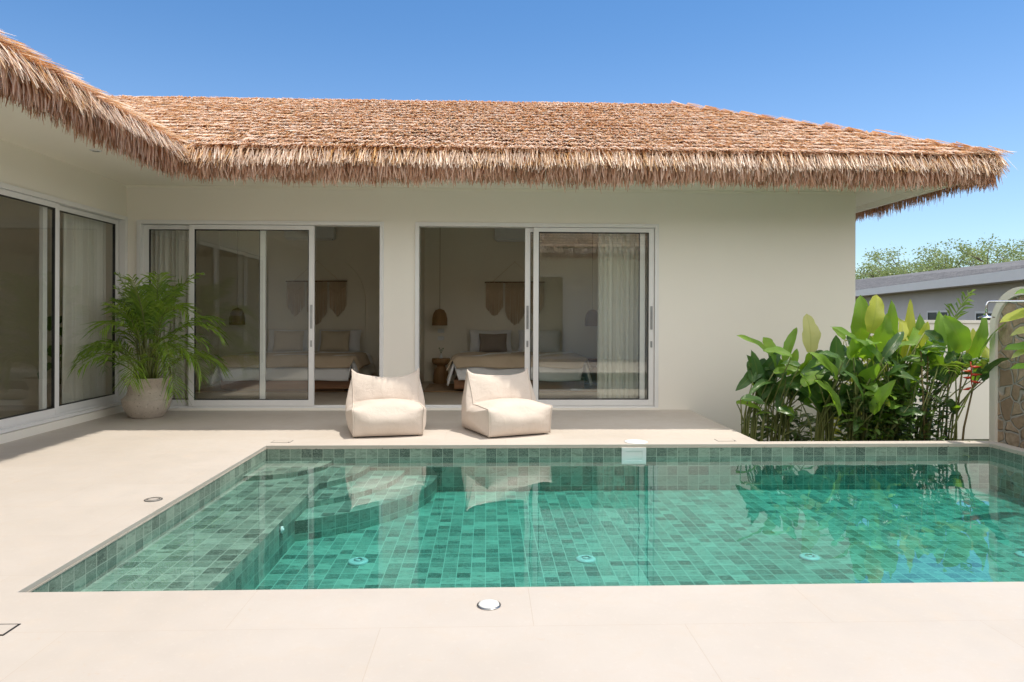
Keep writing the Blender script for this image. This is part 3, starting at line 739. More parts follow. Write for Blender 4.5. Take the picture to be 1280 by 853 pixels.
def pendant(label, X):
    o = thing('pendant_lamp', label, 'lamp', (X, 12.10, 1.03), 0, 'rattan pendant lamps')
    b = MB(); b.lathe([(.125, 0), (.127, .02), (.124, .12), (.105, .20), (.065, .265), (.022, .285), (.018, .27), (.06, .252), (.098, .195), (.117, .12), (.119, .0)], 28); b.build('lamp_shade', 'rattan', o)
    r_ = MB()
    for k in range(14):
        a = 2*PI*k/14; r_.tube([(q*math.cos(a), q*math.sin(a), z) for q, z in ((.128, 0), (.127, .12), (.107, .202), (.067, .268))], .004, 5)
    r_.build('rib', 'rattan', o)['kind'] = 'stuff'
    MB().tube([(0, 0, .28), (0, 0, 1.76)], .004, 6).build('cord', 'stick', o)
pendant('bell shaped rattan pendant lamp left of the right bed, in the open doorway', -.80)
pendant('bell shaped rattan pendant lamp right of the right bed behind the curtain', 1.84)
pendant('bell shaped rattan pendant lamp left of the left bed behind the potted palm', -4.24)
def stool(label, X, Y):
    o = thing('side_table', label, 'side table', (X, Y, FL), 0, 'turned wood bedside tables')
    b = MB(); b.lathe([(0, 0), (.13, 0), (.135, .03), (.128, .16), (.115, .24), (.075, .275), (.07, .30), (.10, .315)], 28); b.build('pedestal', 'stool_wood', o)
    b = MB(); b.lathe([(.10, .3155), (.145, .335), (.16, .38), (.155, .425), (.0, .425)], 28); b.build('table_top', 'stool_wood', o)
stool('turned wooden bedside table holding a bud vase beside the right bed', -.775, 12.1)
stool('turned wooden bedside table behind the curtain right of the right bed', 1.84, 12.1)
stool('turned wooden bedside table left of the left bed', -4.24, 12.1)
v = thing('bud_vase', 'tiny glass bud vase with two stems on the wooden bedside table', 'vase', (-.775, 12.08, FL+.4255))
MB().lathe([(0, 0), (.025, 0), (.03, .03), (.012, .06), (.012, .085)], 18).build('bottle', 'white_plastic', v)
b = MB()
for dx, dz in ((-.03, .17), (.035, .165), (.0, .14)): b.tube([(0, 0, .08), (dx*.5, 0, .12), (dx, 0, dz)], .003, 5); b.tube([(dx-.012, 0, dz), (dx, 0, dz+.006), (dx+.012, 0, dz)], [.004, .011, .003], 6)
b.build('flower_stems', 'leaf_dark', v)
for k, z in enumerate((.93, .80)):
    s = thing('wall_switch', 'white wall plate above the bedside table, %s of two' % ('upper', 'lower')[k], 'switch', (-.80, YB, z), 0, 'white wall plates')
    MB().rbox(-.055, .055, -.010, -.0005, -.035, .035, .003).build('plate', 'white_plastic', s); MB().rbox(-.02, .02, -.014, -.0105, -.02, .02, .001).build('rocker', 'white_plastic', s)
def aircon(label, x0):
    o = thing('air_conditioner', label, 'air conditioner', (x0, YB, 2.50), 0, 'split air conditioners')
    MB().rbox(0, .86, -.21, -.001, .02, .25, .03).build('body', 'white_plastic', o)
    b = MB(); b.rbox(.04, .82, -.20, -.06, .0, .019, .004); b.build('louvre', 'aluminium', o)
aircon('white split air conditioner above the right bedroom arch', .14); aircon('white split air conditioner above the left bedroom arch', -3.49)
def rug(label, x0, x1, y0, y1):
    def fn(u, v): return (x0+(x1-x0)*u+.008*math.sin(v*31), y0+(y1-y0)*v+.008*math.sin(u*37), FL+.012)
    m = MB(); m.grid(fn, 40, 20); m = m.build('rug', 'rug'); m.modifiers.new('Solid', 'SOLIDIFY').thickness = .011
    tag(m, label, 'rug', 'brown jute rugs')
rug('brown jute rug under the foot of the right bed', -.95, 1.95, 10.62, 11.85)
rug('brown jute rug under the foot of the left bed', -4.40, -1.50, 10.62, 11.85)
def curtain(label, p, q, z0, z1, folds, amp):
    p, q = Vector(p), Vector(q); d = q-p; nrm = Vector((-d.y, d.x)).normalized(); ph = random.uniform(0, 6)
    def fn(u, v):
        fl = .75+.25*v
        w_ = amp*fl*(math.sin(2*PI*folds*u+ph)+.35*math.sin(2*PI*folds*2.3*u+1+.6*v)+.25*math.sin(2*PI*folds*.37*u+2))
        s = p+d*(u+.006*math.sin(5*v+u*20)); s = s+nrm*w_
        return (s.x, s.y, z1+(z0-z1)*v)
    m = MB(); m.grid(fn, int(folds*14), 14); m = m.build('curtain', 'curtain'); tag(m, label, 'curtain', 'off white sheer curtains')
curtain('sheer curtain gathered at the left edge of the left bedroom door', (-4.42, 9.20), (-3.80, 9.20), .06, 2.74, 9, .035)
curtain('sheer curtain gathered at the right edge of the right bedroom door', (1.47, 9.20), (2.14, 9.20), .06, 2.74, 9, .035)
curtain('long sheer curtain behind the side wing glass next to the potted palm', (-4.73, 8.06), (-4.73, 8.86), .06, 2.74, 8, .04)
# monstera inside the side wing
def leaf_geo(mb, base, tip, width, normal, bend=.12, fold=.25, n=10, wav=.03, prof=.75, tear=0., rr=random):
    base, tip = Vector(base), Vector(tip); ax = tip-base; L = ax.length; ax = ax.normalized(); nr_ = Vector(normal); nr_ = (nr_-ax*nr_.dot(ax))
    nr_ = nr_.normalized() if nr_.length > 1e-4 else ax.orthogonal().normalized()
    sd = ax.cross(nr_); vs = []; uv = []; cols = (-1, -.5, 0, .5, 1); ph = rr.uniform(0, 6)
    for i in range(n+1):
        s = i/n; wl = width/2*(max(0, math.sin(PI*min(1, s*.975+.025)**prof)))**.58
        c = base+ax*(L*s)+nr_*(bend*L*4*s*(1-s))
        for k in cols:
            f = wl*k*(1-(tear*rr.random() if abs(k) == 1 and 0 < i < n else 0))
            vs.append(c+sd*f+nr_*(fold*abs(f)+wav*width*math.sin(s*13+ph+k*1.2)*abs(k))); uv.append(((k+1)/2, s))
    m = len(cols)
    mb.add(vs, [(i*m+j, i*m+j+1, (i+1)*m+j+1, (i+1)*m+j) for i in range(n) for j in range(m-1)], True, uv)
pl = thing('monstera', 'dark monstera plant in a beige pot behind the side wing curtain', 'plant', (-5.02, 8.46, FL+.003))
MB().lathe([(0, 0), (.11, 0), (.15, .32), (.15, .34), (.135, .34), (.13, .30), (0, .30)], 24).build('pot', 'cement', pl)
a = MB(); st = MB()
for k in range(8):
    an = k*2.4; h = .45+.75*((k*5) % 11)/11; r_ = .06+.12*random.random()
    b_ = Vector((r_*math.cos(an), r_*math.sin(an), h)); st.tube([(0, 0, .3), (b_.x*.4, b_.y*.4, h*.8), b_], .006, 5)
    leaf_geo(a, b_, b_+Vector((math.cos(an)*.16, math.sin(an)*.16, -.17)), .24, (math.cos(an), math.sin(an), .9), .06, .1, 8, .02, .6, .35)
a.build('leaves', 'leaf_dark', pl); st.build('stalks', 'stem', pl)
# ------------------------------------------------------------------ bean bag chairs
def bean_bag(label, X, Y, rz, sag, lean, seed):
    o = thing('bean_bag_chair', label, 'bean bag', (X, Y, 0), rz, 'cream bean bag chairs'); rr = random.Random(seed)
    # side seam (y, z) from the front bottom over seat and back to the rear bottom; per edge: how far it puffs out
    P = [(-.37, .016), (-.375, .275), (.035, .285), (.165+lean, .605), (.35, .30), (.35, .016)]
    puff = [.045, .062, .030, .045, .045, .0]; segs = [10, 16, 14, 12, 10, 12]
    Wd = .335; nx_ = 36; prof = []
    for i in range(6):
        p, q = P[i], P[(i+1) % 6]
        for k in range(segs[i]):
            t = k/segs[i]; ex, ez = q[0]-p[0], q[1]-p[1]; l = math.hypot(ex, ez); nn = (-ez/l, ex/l)
            prof.append((p[0]+ex*t, p[1]+ez*t, nn[0], nn[1], puff[i]*(4*t*(1-t))**.75, i, t))
    n = len(prof); me = MB(); ph = [rr.uniform(0, 6) for _ in range(8)]
    def at(i, x):
        y, z, ny_, nz_, b, e, t = prof[i]; k = max(0, 1-abs(x)**2.4)
        yy, zz = y+ny_*b*(.18+.95*k), z+nz_*b*(.18+.95*k)
        top = max(0, 1-math.hypot(y-.165-lean, z-.605)/.22)       # back crest
        zz -= sag*k*top**.8*(1+.25*math.sin(2*x+ph[0])); yy -= .02*k*top
        ear = max(0, abs(x)-.80)/.20
        zz += .03*ear**2*top
        fc = max(0, 1-math.hypot(y+.375, z-.275)/.10); zz += .012*ear*fc; yy -= .010*ear*fc; zz -= .02*k*fc; yy += .018*k*fc
        cre = max(0, 1-math.hypot(y-.035, z-.285)/.10); zz += .035*k*cre
        wr = .0034*(math.sin(5*x+ph[1]+9*yy)*math.sin(15*zz+ph[2]+4*x)+.5*math.sin(13*x+ph[3]+9*zz)*max(0, abs(x)-.4)*(1-min(1, top*2.5)))
        if z > .03: yy += ny_*wr; zz += nz_*wr
        return (x*(Wd+.012*ear*(fc+top)), yy, max(zz, .008))
    for ix_ in range(nx_+1):
        x = -1+2*ix_/nx_
        for i in range(n): me.v.append(at(i, x))
    for a_ in range(nx_):
        for i in range(n): me.f.append((a_*n+i, a_*n+(i+1) % n, (a_+1)*n+(i+1) % n, (a_+1)*n+i)); me.sm.append(True); me.uv += [(0, 0)]*4
    for sg, col in ((-1, 0), (1, nx_)):
        prev = [col*n+i for i in range(n)]; cy_, cz_ = .05, .20; R_ = 8
        for r_ in range(1, R_):
            t = 1-r_/R_; cur = []
            for i in range(n):
                x0, y, z = me.v[col*n+i]; cur.append(len(me.v)); bul = .075*(1-t**2.2)*(1-.45*max(0, (z*t+cz_*(1-t))-.30)/.3)
                me.v.append((sg*(Wd+bul)+.004*math.sin(9*y+ph[4])*(1-t), cy_+(y-cy_)*t, max(.012, cz_+(z-cz_)*t)))
            for i in range(n):
                f = (prev[i], cur[i], cur[(i+1) % n], prev[(i+1) % n]); me.f.append(f if sg < 0 else f[::-1]); me.sm.append(True); me.uv += [(0, 0)]*4
            prev = cur
        me.f.append(tuple(prev[::-1]) if sg < 0 else tuple(prev)); me.sm.append(True); me.uv += [(0, 0)]*n
        ids = [col*n+i for i in range(n-segs[5]+1)]
        pip = MB(); pip.tube([Vector(me.v[i])+Vector((sg*.002, 0, 0)) for i in ids], .006, 6); pip.build('piping', 'bag', o)
    me.build('body', 'bag', o)
    MB().rbox(-.30, .30, -.32, .31, .0005, .010, .003).build('base_panel', 'dark_plastic', o)
bean_bag('cream canvas bean bag chair, the left of the two on the deck', -1.03, 7.30, R(11), .050, .0, 1)
bean_bag('cream canvas bean bag chair turned further right, in front of the right bedroom', .195, 7.30, R(23), .040, .01, 2)
# ------------------------------------------------------------------ potted palm
def frond(mb, rb, base, az, L, arch, lift, rr, leaflen=.24, pairs=24, wd=.016, twist=0., start=.28):
    """feathered palm frond: rachis curve + leaflets"""
    d = Vector((math.cos(az), math.sin(az), 0)); pts = []; n = 16
    for i in range(n+1):
        s = i/n; ang = lift-arch*s**1.5
        if i == 0: p = Vector(base)
        else: p = pts[-1]+(d*math.cos(ang)+Vector((0, 0, math.sin(ang))))*(L/n)
        pts.append(p)
    rb.tube(pts, [.007*(1-.75*i/n) for i in range(n+1)], 5)
    sd = Vector((-d.y, d.x, 0))
    for k in range(pairs):
        s = start+(1-start)*(k+.5)/pairs; f = s*n; i = min(int(f), n-1); p = pts[i].lerp(pts[i+1], f-i); t = (pts[i+1]-pts[i]).normalized()
        up = sd.cross(t)*-1
        if up.z < 0: up = -up
        ll = leaflen*(math.sin(PI*min(1, (s-start)/(1-start)*.8+.17))**.6)*rr.uniform(.85, 1.1)
        for sg in (-1, 1):
            v = (sd*sg*rr.uniform(.55, .75)+t*rr.uniform(.75, .95)+up*rr.uniform(.12, .4)).normalized()
            droop = Vector((0, 0, -1))*ll*rr.uniform(.25, .62)
            a0 = p; a1 = p+v*ll*.5+droop*.15; a2 = p+v*ll+droop
            w_ = (t*.8+up*.2).normalized()*wd*.5
            mb.add([a0-w_*.5, a0+w_*.5, a1+w_, a1-w_, a2], [(0, 1, 2, 3), (3, 2, 4)], False, [(.5, .0), (.75, .0), (.8, .5), (.6, .5), (.7, 1.)])
rr = random.Random(5)
pp = thing('potted_palm', 'green areca palm in a weathered round cement pot in the deck corner', 'plant', (-3.97, 8.36, 0))
# the pot is a thing the palm grows in: one plant with its pot
b = MB(); b.lathe([(0, .002), (.165, .002), (.19, .02), (.245, .11), (.265, .19), (.258, .225), (.232, .25), (.222, .255), (.205, .30), (.20, .34), (.225, .41), (.262, .45), (.268, .462), (.255, .468), (.225, .45), (.19, .40), (0, .39)], 44)
pot = b.build('pot', 'cement', pp)
MB().lathe([(.262, .205), (.270, .214), (.262, .223)], 44, wob=.004).build('rim_band', 'cement', pot)
MB().lathe([(0, .392), (.188, .392), (.17, .41), (0, .42)], 24).build('soil', 'ground', pp)
fo, rb, cn = MB(), MB(), MB()
for k in range(26):
    az = k*2.399+rr.uniform(-.3, .3); r0 = rr.uniform(.02, .12); lay = (k % 11)/11
    bs = Vector((r0*math.cos(az+1), r0*math.sin(az+1), .41))
    wallward = (math.cos(az) < -.35) or (math.sin(az) > .35)
    if lay < .5: h, L, li, ar = rr.uniform(.25, .55), rr.uniform(.72, .98), rr.uniform(1.35, 1.54), rr.uniform(.5, 1.1)
    elif lay < .8: h, L, li, ar = rr.uniform(.2, .45), rr.uniform(.75, .95), rr.uniform(1.2, 1.42), rr.uniform(1.0, 1.7)
    else: h, L, li, ar = rr.uniform(.05, .3), rr.uniform(.75, .95), rr.uniform(.6, .95), rr.uniform(1.5, 2.0)
    if wallward: li = min(1.5, li+.2); L *= .85; ar *= .8
    tp = bs+Vector((.06*math.cos(az), .06*math.sin(az), h)); cn.tube([bs, tp], [.011, .008], 6)
    frond(fo, rb, tp, az, L, ar, li, rr, rr.uniform(.30, .38), 19, .021)
for az, L, li, ar, h in ((-.35, .98, .75, 2.3, .62), (-.75, .9, .6, 2.2, .55), (-2.05, .85, .8, 1.5, .5), (-1.35, .85, .65, 2.0, .6), (.05, .95, 1.0, 1.8, .75), (-1.8, .8, 1.0, 1.6, .8), (-.55, .9, 1.1, 1.7, .9)):
    frond(fo, rb, Vector((.05*math.cos(az), .05*math.sin(az), h)), az, L, ar, li, rr, .36, 18, .025); cn.tube([(.02*math.cos(az), .02*math.sin(az), .41), (.05*math.cos(az), .05*math.sin(az), h)], [.011, .008], 6)
for k in range(13):
    az = k*2.399+.7; h = rr.uniform(.05, .32); b0 = Vector((.08*math.cos(az), .08*math.sin(az), .41)); tp = b0+Vector((.05*math.cos(az), .05*math.sin(az), h)); cn.tube([b0, tp], [.010, .007], 6)
    frond(fo, rb, tp, az, rr.uniform(.5, .78), rr.uniform(1.4, 2.4), rr.uniform(.75, 1.3), rr, rr.uniform(.28, .36), 15, .024, start=.15)
for k in range(3):
    az = k*2.1+.4; frond(fo, rb, Vector((.03*math.cos(az), .03*math.sin(az), .75)), az, .7, .4, 1.52, rr, .12, 18, .012)
for mb in (fo, rb): mb.v = [(max(v_[0], -.50-.02*(v_[2] % .1)), min(v_[1], .535), max(v_[2], .03)) for v_ in mb.v]
fo.build('fronds', 'palm', pp); rb.build('leaf_ribs', 'stem', pp); cn.build('canes', 'stem', pp)
# ------------------------------------------------------------------ right-hand planting bed
class Plant:
    def __init__(s, name, label, cat, X, Y, z=-.5, group=None):
        s.o = thing(name, label, cat, (X, Y, z), 0, group); s.c = Vector((X, Y, z)); s.st = MB(); s.parts = {}
    def leaf(s, mat, base, tip, w, normal=(0, -1, .3), bend=.1, fold=.25, tear=.13, root=None, sr=.008, prof=.75, wav=.055):
        base, tip = Vector(base)-s.c, Vector(tip)-s.c
        mb = s.parts.setdefault(mat, MB()); leaf_geo(mb, base, tip, w, normal, bend, fold, 11, wav, prof, tear)
        rt = (Vector(root)-s.c) if root is not None else Vector((random.uniform(-.10, .10), random.uniform(-.08, .08), 0))
        mid = rt.lerp(base, .55)+Vector((0, 0, .10)); mid.x = rt.x+(base.x-rt.x)*.25; mid.y = rt.y+(base.y-rt.y)*.25
        s.st.tube([rt, rt.lerp(mid, .5), mid, mid.lerp(base, .6)+Vector((0, 0, .02)), base], [sr*1.25, sr*1.1, sr, sr*.8, sr*.6], 6)
    def done(s):
        for m, mb in s.parts.items(): mb.build('leaves', m, s.o)
        s.st.build('stems', 'stem', s.o)
def pL(p, mat, bx, by, tx, ty, Y, w, dY=0., **k):
    p.leaf(mat, onY(bx, by, Y), onY(tx, ty, Y+dY), w, **k)
def q2(cx, cy): return 910+cx/4.267, 360+cy/4.267
def q1(cx, cy): return 1060+cx/4.49, 380+cy/4.49
random.seed(3)
GRP = 'banana-like plants in the bed'
a = Plant('heliconia', 'broad-leaved plant at the left end of the bed, long leaf reaching left', 'plant', 2.86, 7.55, group=GRP)
for (b0, b1, t0, t1, w_, mt, dY, kw) in [
    (232, 372, 45, 255, .15, 'leaf', -.15, dict(normal=(.2, -.6, .8), bend=.08)), (240, 352, 188, 262, .15, 'leaf', .1, {}), (300, 392, 368, 212, .13, 'leaf', .1, dict(normal=(-.6, -.8, .2))),
    (255, 452, 196, 436, .14, 'leaf_dark', -.1, dict(normal=(0, -.5, .9))), (262, 515, 112, 572, .13, 'leaf_dark', -.2, dict(normal=(0, -.4, 1), bend=.2)), (246, 690, 140, 680, .06, 'leaf', -.1, dict(normal=(0, -.4, 1), bend=.15)),
    (252, 775, 195, 744, .06, 'leaf', -.1, dict(normal=(0, -.4, 1))), (270, 560, 266, 665, .11, 'leaf_dark', -.05, {}), (250, 420, 300, 490, .17, 'leaf_dark', -.1, {}), (290, 470, 230, 350, .15, 'leaf', -.1, {}), (270,430,215,330,.14,'leaf_dark',.1,{}), (255, 480, 190, 400, .15, 'leaf_dark', .05, {})]:
    pL(a, mt, *q2(b0, b1), *q2(t0, t1), 7.55, w_*.92, dY, **kw)
for k in range(5):
    b_ = Vector((2.9+random.uniform(-.25, .25), 7.35+random.uniform(-.1, .15), .38+random.uniform(-.25, .55))); an_ = random.uniform(0, 6.28)
    a.leaf(random.choice(['leaf', 'leaf', 'leaf_dark', 'leaf']), b_, b_+Vector((math.cos(an_)*.30, math.sin(an_)*.16, random.uniform(-.12, .36))), random.uniform(.10, .16), (random.uniform(-.3, .3), -.5, .8), .1)
for k in range(5): a.leaf('leaf_dark', (2.86+random.uniform(-.15, .25), 7.6, .35+random.uniform(-.1, .4)), (2.86+random.uniform(-.25, .4), 7.45, .2+random.uniform(0, .7)), .15)
a.done()
a = Plant('heliconia', 'broad-leaved plant with one pale cream upright leaf, second from the left in the bed', 'plant', 3.2, 7.6, group=GRP)
for (b0, b1, t0, t1, w_, mt, dY, kw) in [
    (440, 345, 418, 138, .24, 'leaf_pale', .1, dict(tear=.2, fold=.15)), (310, 465, 368, 322, .13, 'leaf', -.1, {}), (378, 462, 432, 345, .20, 'leaf', -.1, dict(normal=(.4, -.9, .3))),
    (335, 488, 527, 398, .20, 'leaf', -.2, dict(normal=(.1, -.5, .9), fold=.4)), (455, 350, 535, 410, .18, 'leaf_dark', 0, dict(bend=.2)), (360, 495, 470, 520, .17, 'leaf_dark', -.1, {}),
    (475, 525, 548, 582, .12, 'leaf', -.2, dict(normal=(0, -.3, 1))), (395, 622, 482, 662, .08, 'leaf', -.1, dict(normal=(0, -.3, 1))), (340, 520, 410, 580, .15, 'leaf_dark', 0, {}), (430, 470, 480, 380, .17, 'leaf_dark', .1, {}), (390, 480, 330, 400, .16, 'leaf_dark', .1, {}), (340, 660, 330, 720, .07, 'leaf', -.1, {}), (480, 715, 550, 740, .09, 'leaf', -.1, {})]:
    pL(a, mt, *q2(b0, b1), *q2(t0, t1), 7.55, w_*.92, dY, **kw)
for k in range(7):
    b_ = Vector((3.2+random.uniform(-.25, .25), 7.3+random.uniform(-.1, .15), .38+random.uniform(-.25, .55))); an_ = random.uniform(0, 6.28)
    a.leaf(random.choice(['leaf', 'leaf', 'leaf_dark', 'leaf']), b_, b_+Vector((math.cos(an_)*.30, math.sin(an_)*.16, random.uniform(-.12, .36))), random.uniform(.10, .16), (random.uniform(-.3, .3), -.5, .8), .1)
for k in range(6): a.leaf('leaf_dark', (3.2+random.uniform(-.25, .25), 7.7, .3+random.uniform(-.1, .4)), (3.2+random.uniform(-.4, .4), 7.5, .2+random.uniform(0, .6)), .15)
a.done()
a = Plant('heliconia', 'tall plant at the house corner with the tallest upright green leaf', 'plant', 3.6, 7.4, group=GRP)
for (b0, b1, t0, t1, w_, mt, dY, kw) in [
    (690, 310, 705, 38, .26, 'leaf', .0, dict(fold=.12)), (570, 465, 575, 250, .19, 'leaf_dark', -.1, dict(normal=(-.3, -1, .1))), (622, 275, 556, 210, .09, 'leaf', .1, {}), (600, 340, 578, 465, .19, 'leaf_dark', -.2, dict(bend=.15)),
    (640, 330, 560, 380, .17, 'leaf_dark', -.1, {}), (680, 320, 640, 250, .16, 'leaf_dark', .1, {}), (690, 330, 760, 280, .2, 'leaf', -.1, dict(bend=.2)), (650, 400, 600, 500, .18, 'leaf_dark', -.1, {}),
    (690, 440, 760, 560, .22, 'leaf', -.25, dict(bend=.15)), (600, 540, 660, 620, .15, 'leaf_dark', -.1, {}), (640, 640, 690, 720, .09, 'leaf', -.1, {}), (600, 590, 640, 700, .12, 'leaf_dark', 0, {}), (560, 500, 510, 560, .13, 'leaf_dark', 0, {}), (700, 380, 640, 440, .17, 'leaf_dark', 0, {})]:
    pL(a, mt, *q2(b0, b1), *q2(t0, t1), 7.4, w_*.92, dY, **kw)
for k in range(9):
    b_ = Vector((3.6+random.uniform(-.25, .25), 7.15+random.uniform(-.1, .15), .38+random.uniform(-.25, .55))); an_ = random.uniform(0, 6.28)
    a.leaf(random.choice(['leaf', 'leaf', 'leaf_dark', 'leaf']), b_, b_+Vector((math.cos(an_)*.30, math.sin(an_)*.16, random.uniform(-.12, .36))), random.uniform(.10, .16), (random.uniform(-.3, .3), -.5, .8), .1)
for k in range(8): a.leaf('leaf_dark', (3.6+random.uniform(-.25, .25), 7.55, .25+random.uniform(-.2, .5)), (3.6+random.uniform(-.4, .4), 7.3, .1+random.uniform(0, .7)), .17)
a.done()
a = Plant('heliconia', 'broad-leaved plant with a glowing yellow-green upright leaf just right of the house corner', 'plant', 3.85, 7.2, group=GRP)
for (b0, b1, t0, t1, w_, mt, dY, kw) in [
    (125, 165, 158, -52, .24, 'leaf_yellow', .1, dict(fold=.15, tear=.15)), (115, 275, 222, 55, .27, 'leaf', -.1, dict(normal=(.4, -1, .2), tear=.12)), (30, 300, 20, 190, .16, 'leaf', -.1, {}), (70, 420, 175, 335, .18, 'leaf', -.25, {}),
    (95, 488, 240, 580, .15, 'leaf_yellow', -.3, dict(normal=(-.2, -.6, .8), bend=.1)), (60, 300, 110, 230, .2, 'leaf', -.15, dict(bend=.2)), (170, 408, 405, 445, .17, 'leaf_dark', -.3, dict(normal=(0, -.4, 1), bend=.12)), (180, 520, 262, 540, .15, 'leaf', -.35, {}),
    (80, 440, 150, 500, .2, 'leaf', -.2, {}), (40, 620, 35, 720, .12, 'leaf_dark', -.2, {}), (150, 330, 240, 270, .17, 'leaf_dark', 0, {}), (60, 720, 130, 715, .08, 'leaf', -.25, {}), (130, 560, 60, 600, .15, 'leaf_dark', 0, {})]:
    pL(a, mt, *q1(b0, b1), *q1(t0, t1), 7.2, w_*.92, dY, **kw)
for k in range(9):
    b_ = Vector((3.9+random.uniform(-.25, .25), 7.05+random.uniform(-.1, .15), .38+random.uniform(-.25, .55))); an_ = random.uniform(0, 6.28)
    a.leaf(random.choice(['leaf', 'leaf', 'leaf_dark', 'leaf']), b_, b_+Vector((math.cos(an_)*.30, math.sin(an_)*.16, random.uniform(-.12, .36))), random.uniform(.10, .16), (random.uniform(-.3, .3), -.5, .8), .1)
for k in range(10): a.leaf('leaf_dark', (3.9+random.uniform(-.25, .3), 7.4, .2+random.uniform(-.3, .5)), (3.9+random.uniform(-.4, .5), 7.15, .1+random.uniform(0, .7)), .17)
a.done()
a = Plant('heliconia', 'broad-leaved plant with dark horizontal leaves in the middle of the bed', 'plant', 4.25, 7.25, group=GRP)
for (b0, b1, t0, t1, w_, mt, dY, kw) in [
    (240, 352, 432, 310, .15, 'leaf_dark', -.2, dict(normal=(0, -.4, 1))), (180, 275, 395, 225, .13, 'leaf', -.1, dict(normal=(0, -.5, 1))), (240, 545, 362, 508, .13, 'leaf_dark', -.3, dict(normal=(0, -.4, 1))), (330, 300, 430, 350, .15, 'leaf', -.2, {}),
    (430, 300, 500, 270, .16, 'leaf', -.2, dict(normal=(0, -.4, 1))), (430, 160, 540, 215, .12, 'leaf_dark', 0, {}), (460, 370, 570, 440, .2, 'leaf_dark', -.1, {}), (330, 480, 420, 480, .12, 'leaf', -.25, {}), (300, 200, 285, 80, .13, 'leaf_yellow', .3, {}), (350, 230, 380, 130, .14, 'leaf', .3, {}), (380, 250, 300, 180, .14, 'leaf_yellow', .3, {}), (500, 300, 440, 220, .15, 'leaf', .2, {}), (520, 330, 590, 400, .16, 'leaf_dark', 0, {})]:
    pL(a, mt, *q1(b0, b1), *q1(t0, t1), 7.25, w_*.92, dY, **kw)
for k in range(9):
    b_ = Vector((4.25+random.uniform(-.25, .25), 7.05+random.uniform(-.1, .15), .38+random.uniform(-.25, .55))); an_ = random.uniform(0, 6.28)
    a.leaf(random.choice(['leaf', 'leaf', 'leaf_dark', 'leaf']), b_, b_+Vector((math.cos(an_)*.30, math.sin(an_)*.16, random.uniform(-.12, .36))), random.uniform(.10, .16), (random.uniform(-.3, .3), -.5, .8), .1)
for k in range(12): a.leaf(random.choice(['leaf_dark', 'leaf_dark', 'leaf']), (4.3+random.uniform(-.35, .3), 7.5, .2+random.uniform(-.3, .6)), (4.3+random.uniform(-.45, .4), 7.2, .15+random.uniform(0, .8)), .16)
a.done()
a = Plant('heliconia', 'broad-leaved plant with hanging red and yellow flower spike before the garden wall', 'plant', 4.75, 7.1, group=GRP)
for (b0, b1, t0, t1, w_, mt, dY, kw) in [
    (645, 268, 545, 65, .27, 'leaf', .0, dict(normal=(-.3, -1, .3), tear=.1)), (725, 318, 885, 105, .14, 'leaf', -.3, dict(normal=(.5, -.8, .4), bend=-.08)), (755, 420, 925, 305, .12, 'leaf_dark', -.5, dict(normal=(0, -.4, 1))), (765, 385, 772, 238, .16, 'leaf_yellow', .1, {}),
    (770, 430, 740, 360, .13, 'leaf_dark', 0, {}), (640, 300, 700, 330, .12, 'leaf', 0, {}), (590, 602, 655, 580, .10, 'leaf', -.2, dict(normal=(0, -.5, 1), prof=.6)), (560, 540, 600, 620, .12, 'leaf_dark', 0, {}), (600, 290, 540, 330, .15, 'leaf_dark', 0, {})]:
    pL(a, mt, *q1(b0, b1), *q1(t0, t1), 7.1, w_*.92, dY, **kw)
fl = MB(); ax = [onY(*q1(x_, y_), 6.95)-a.c for x_, y_ in ((698, 470), (690, 420), (692, 370), (688, 325))]
a.st.tube([Vector((0, 0, 0)), Vector((.02, -.1, .55)), ax[0]], [.01, .009, .006], 6)
fl.tube(ax, .006, 6)
for k, (sx, yy) in enumerate(((-1, 375), (1, 352), (-1, 412), (1, 395), (1, 432), (-1, 470))):
    c_ = onY(*q1(690, yy), 6.95)-a.c; t_ = c_+Vector((sx*.10, -.02, .0 if yy < 420 else -.02))
    fl.tube([c_, c_+(t_-c_)*.35+Vector((0, 0, -.006)), t_], [.007, .016, .002], 6)
fl.build('flower_spike', 'red_petal', a.o)
a.done()

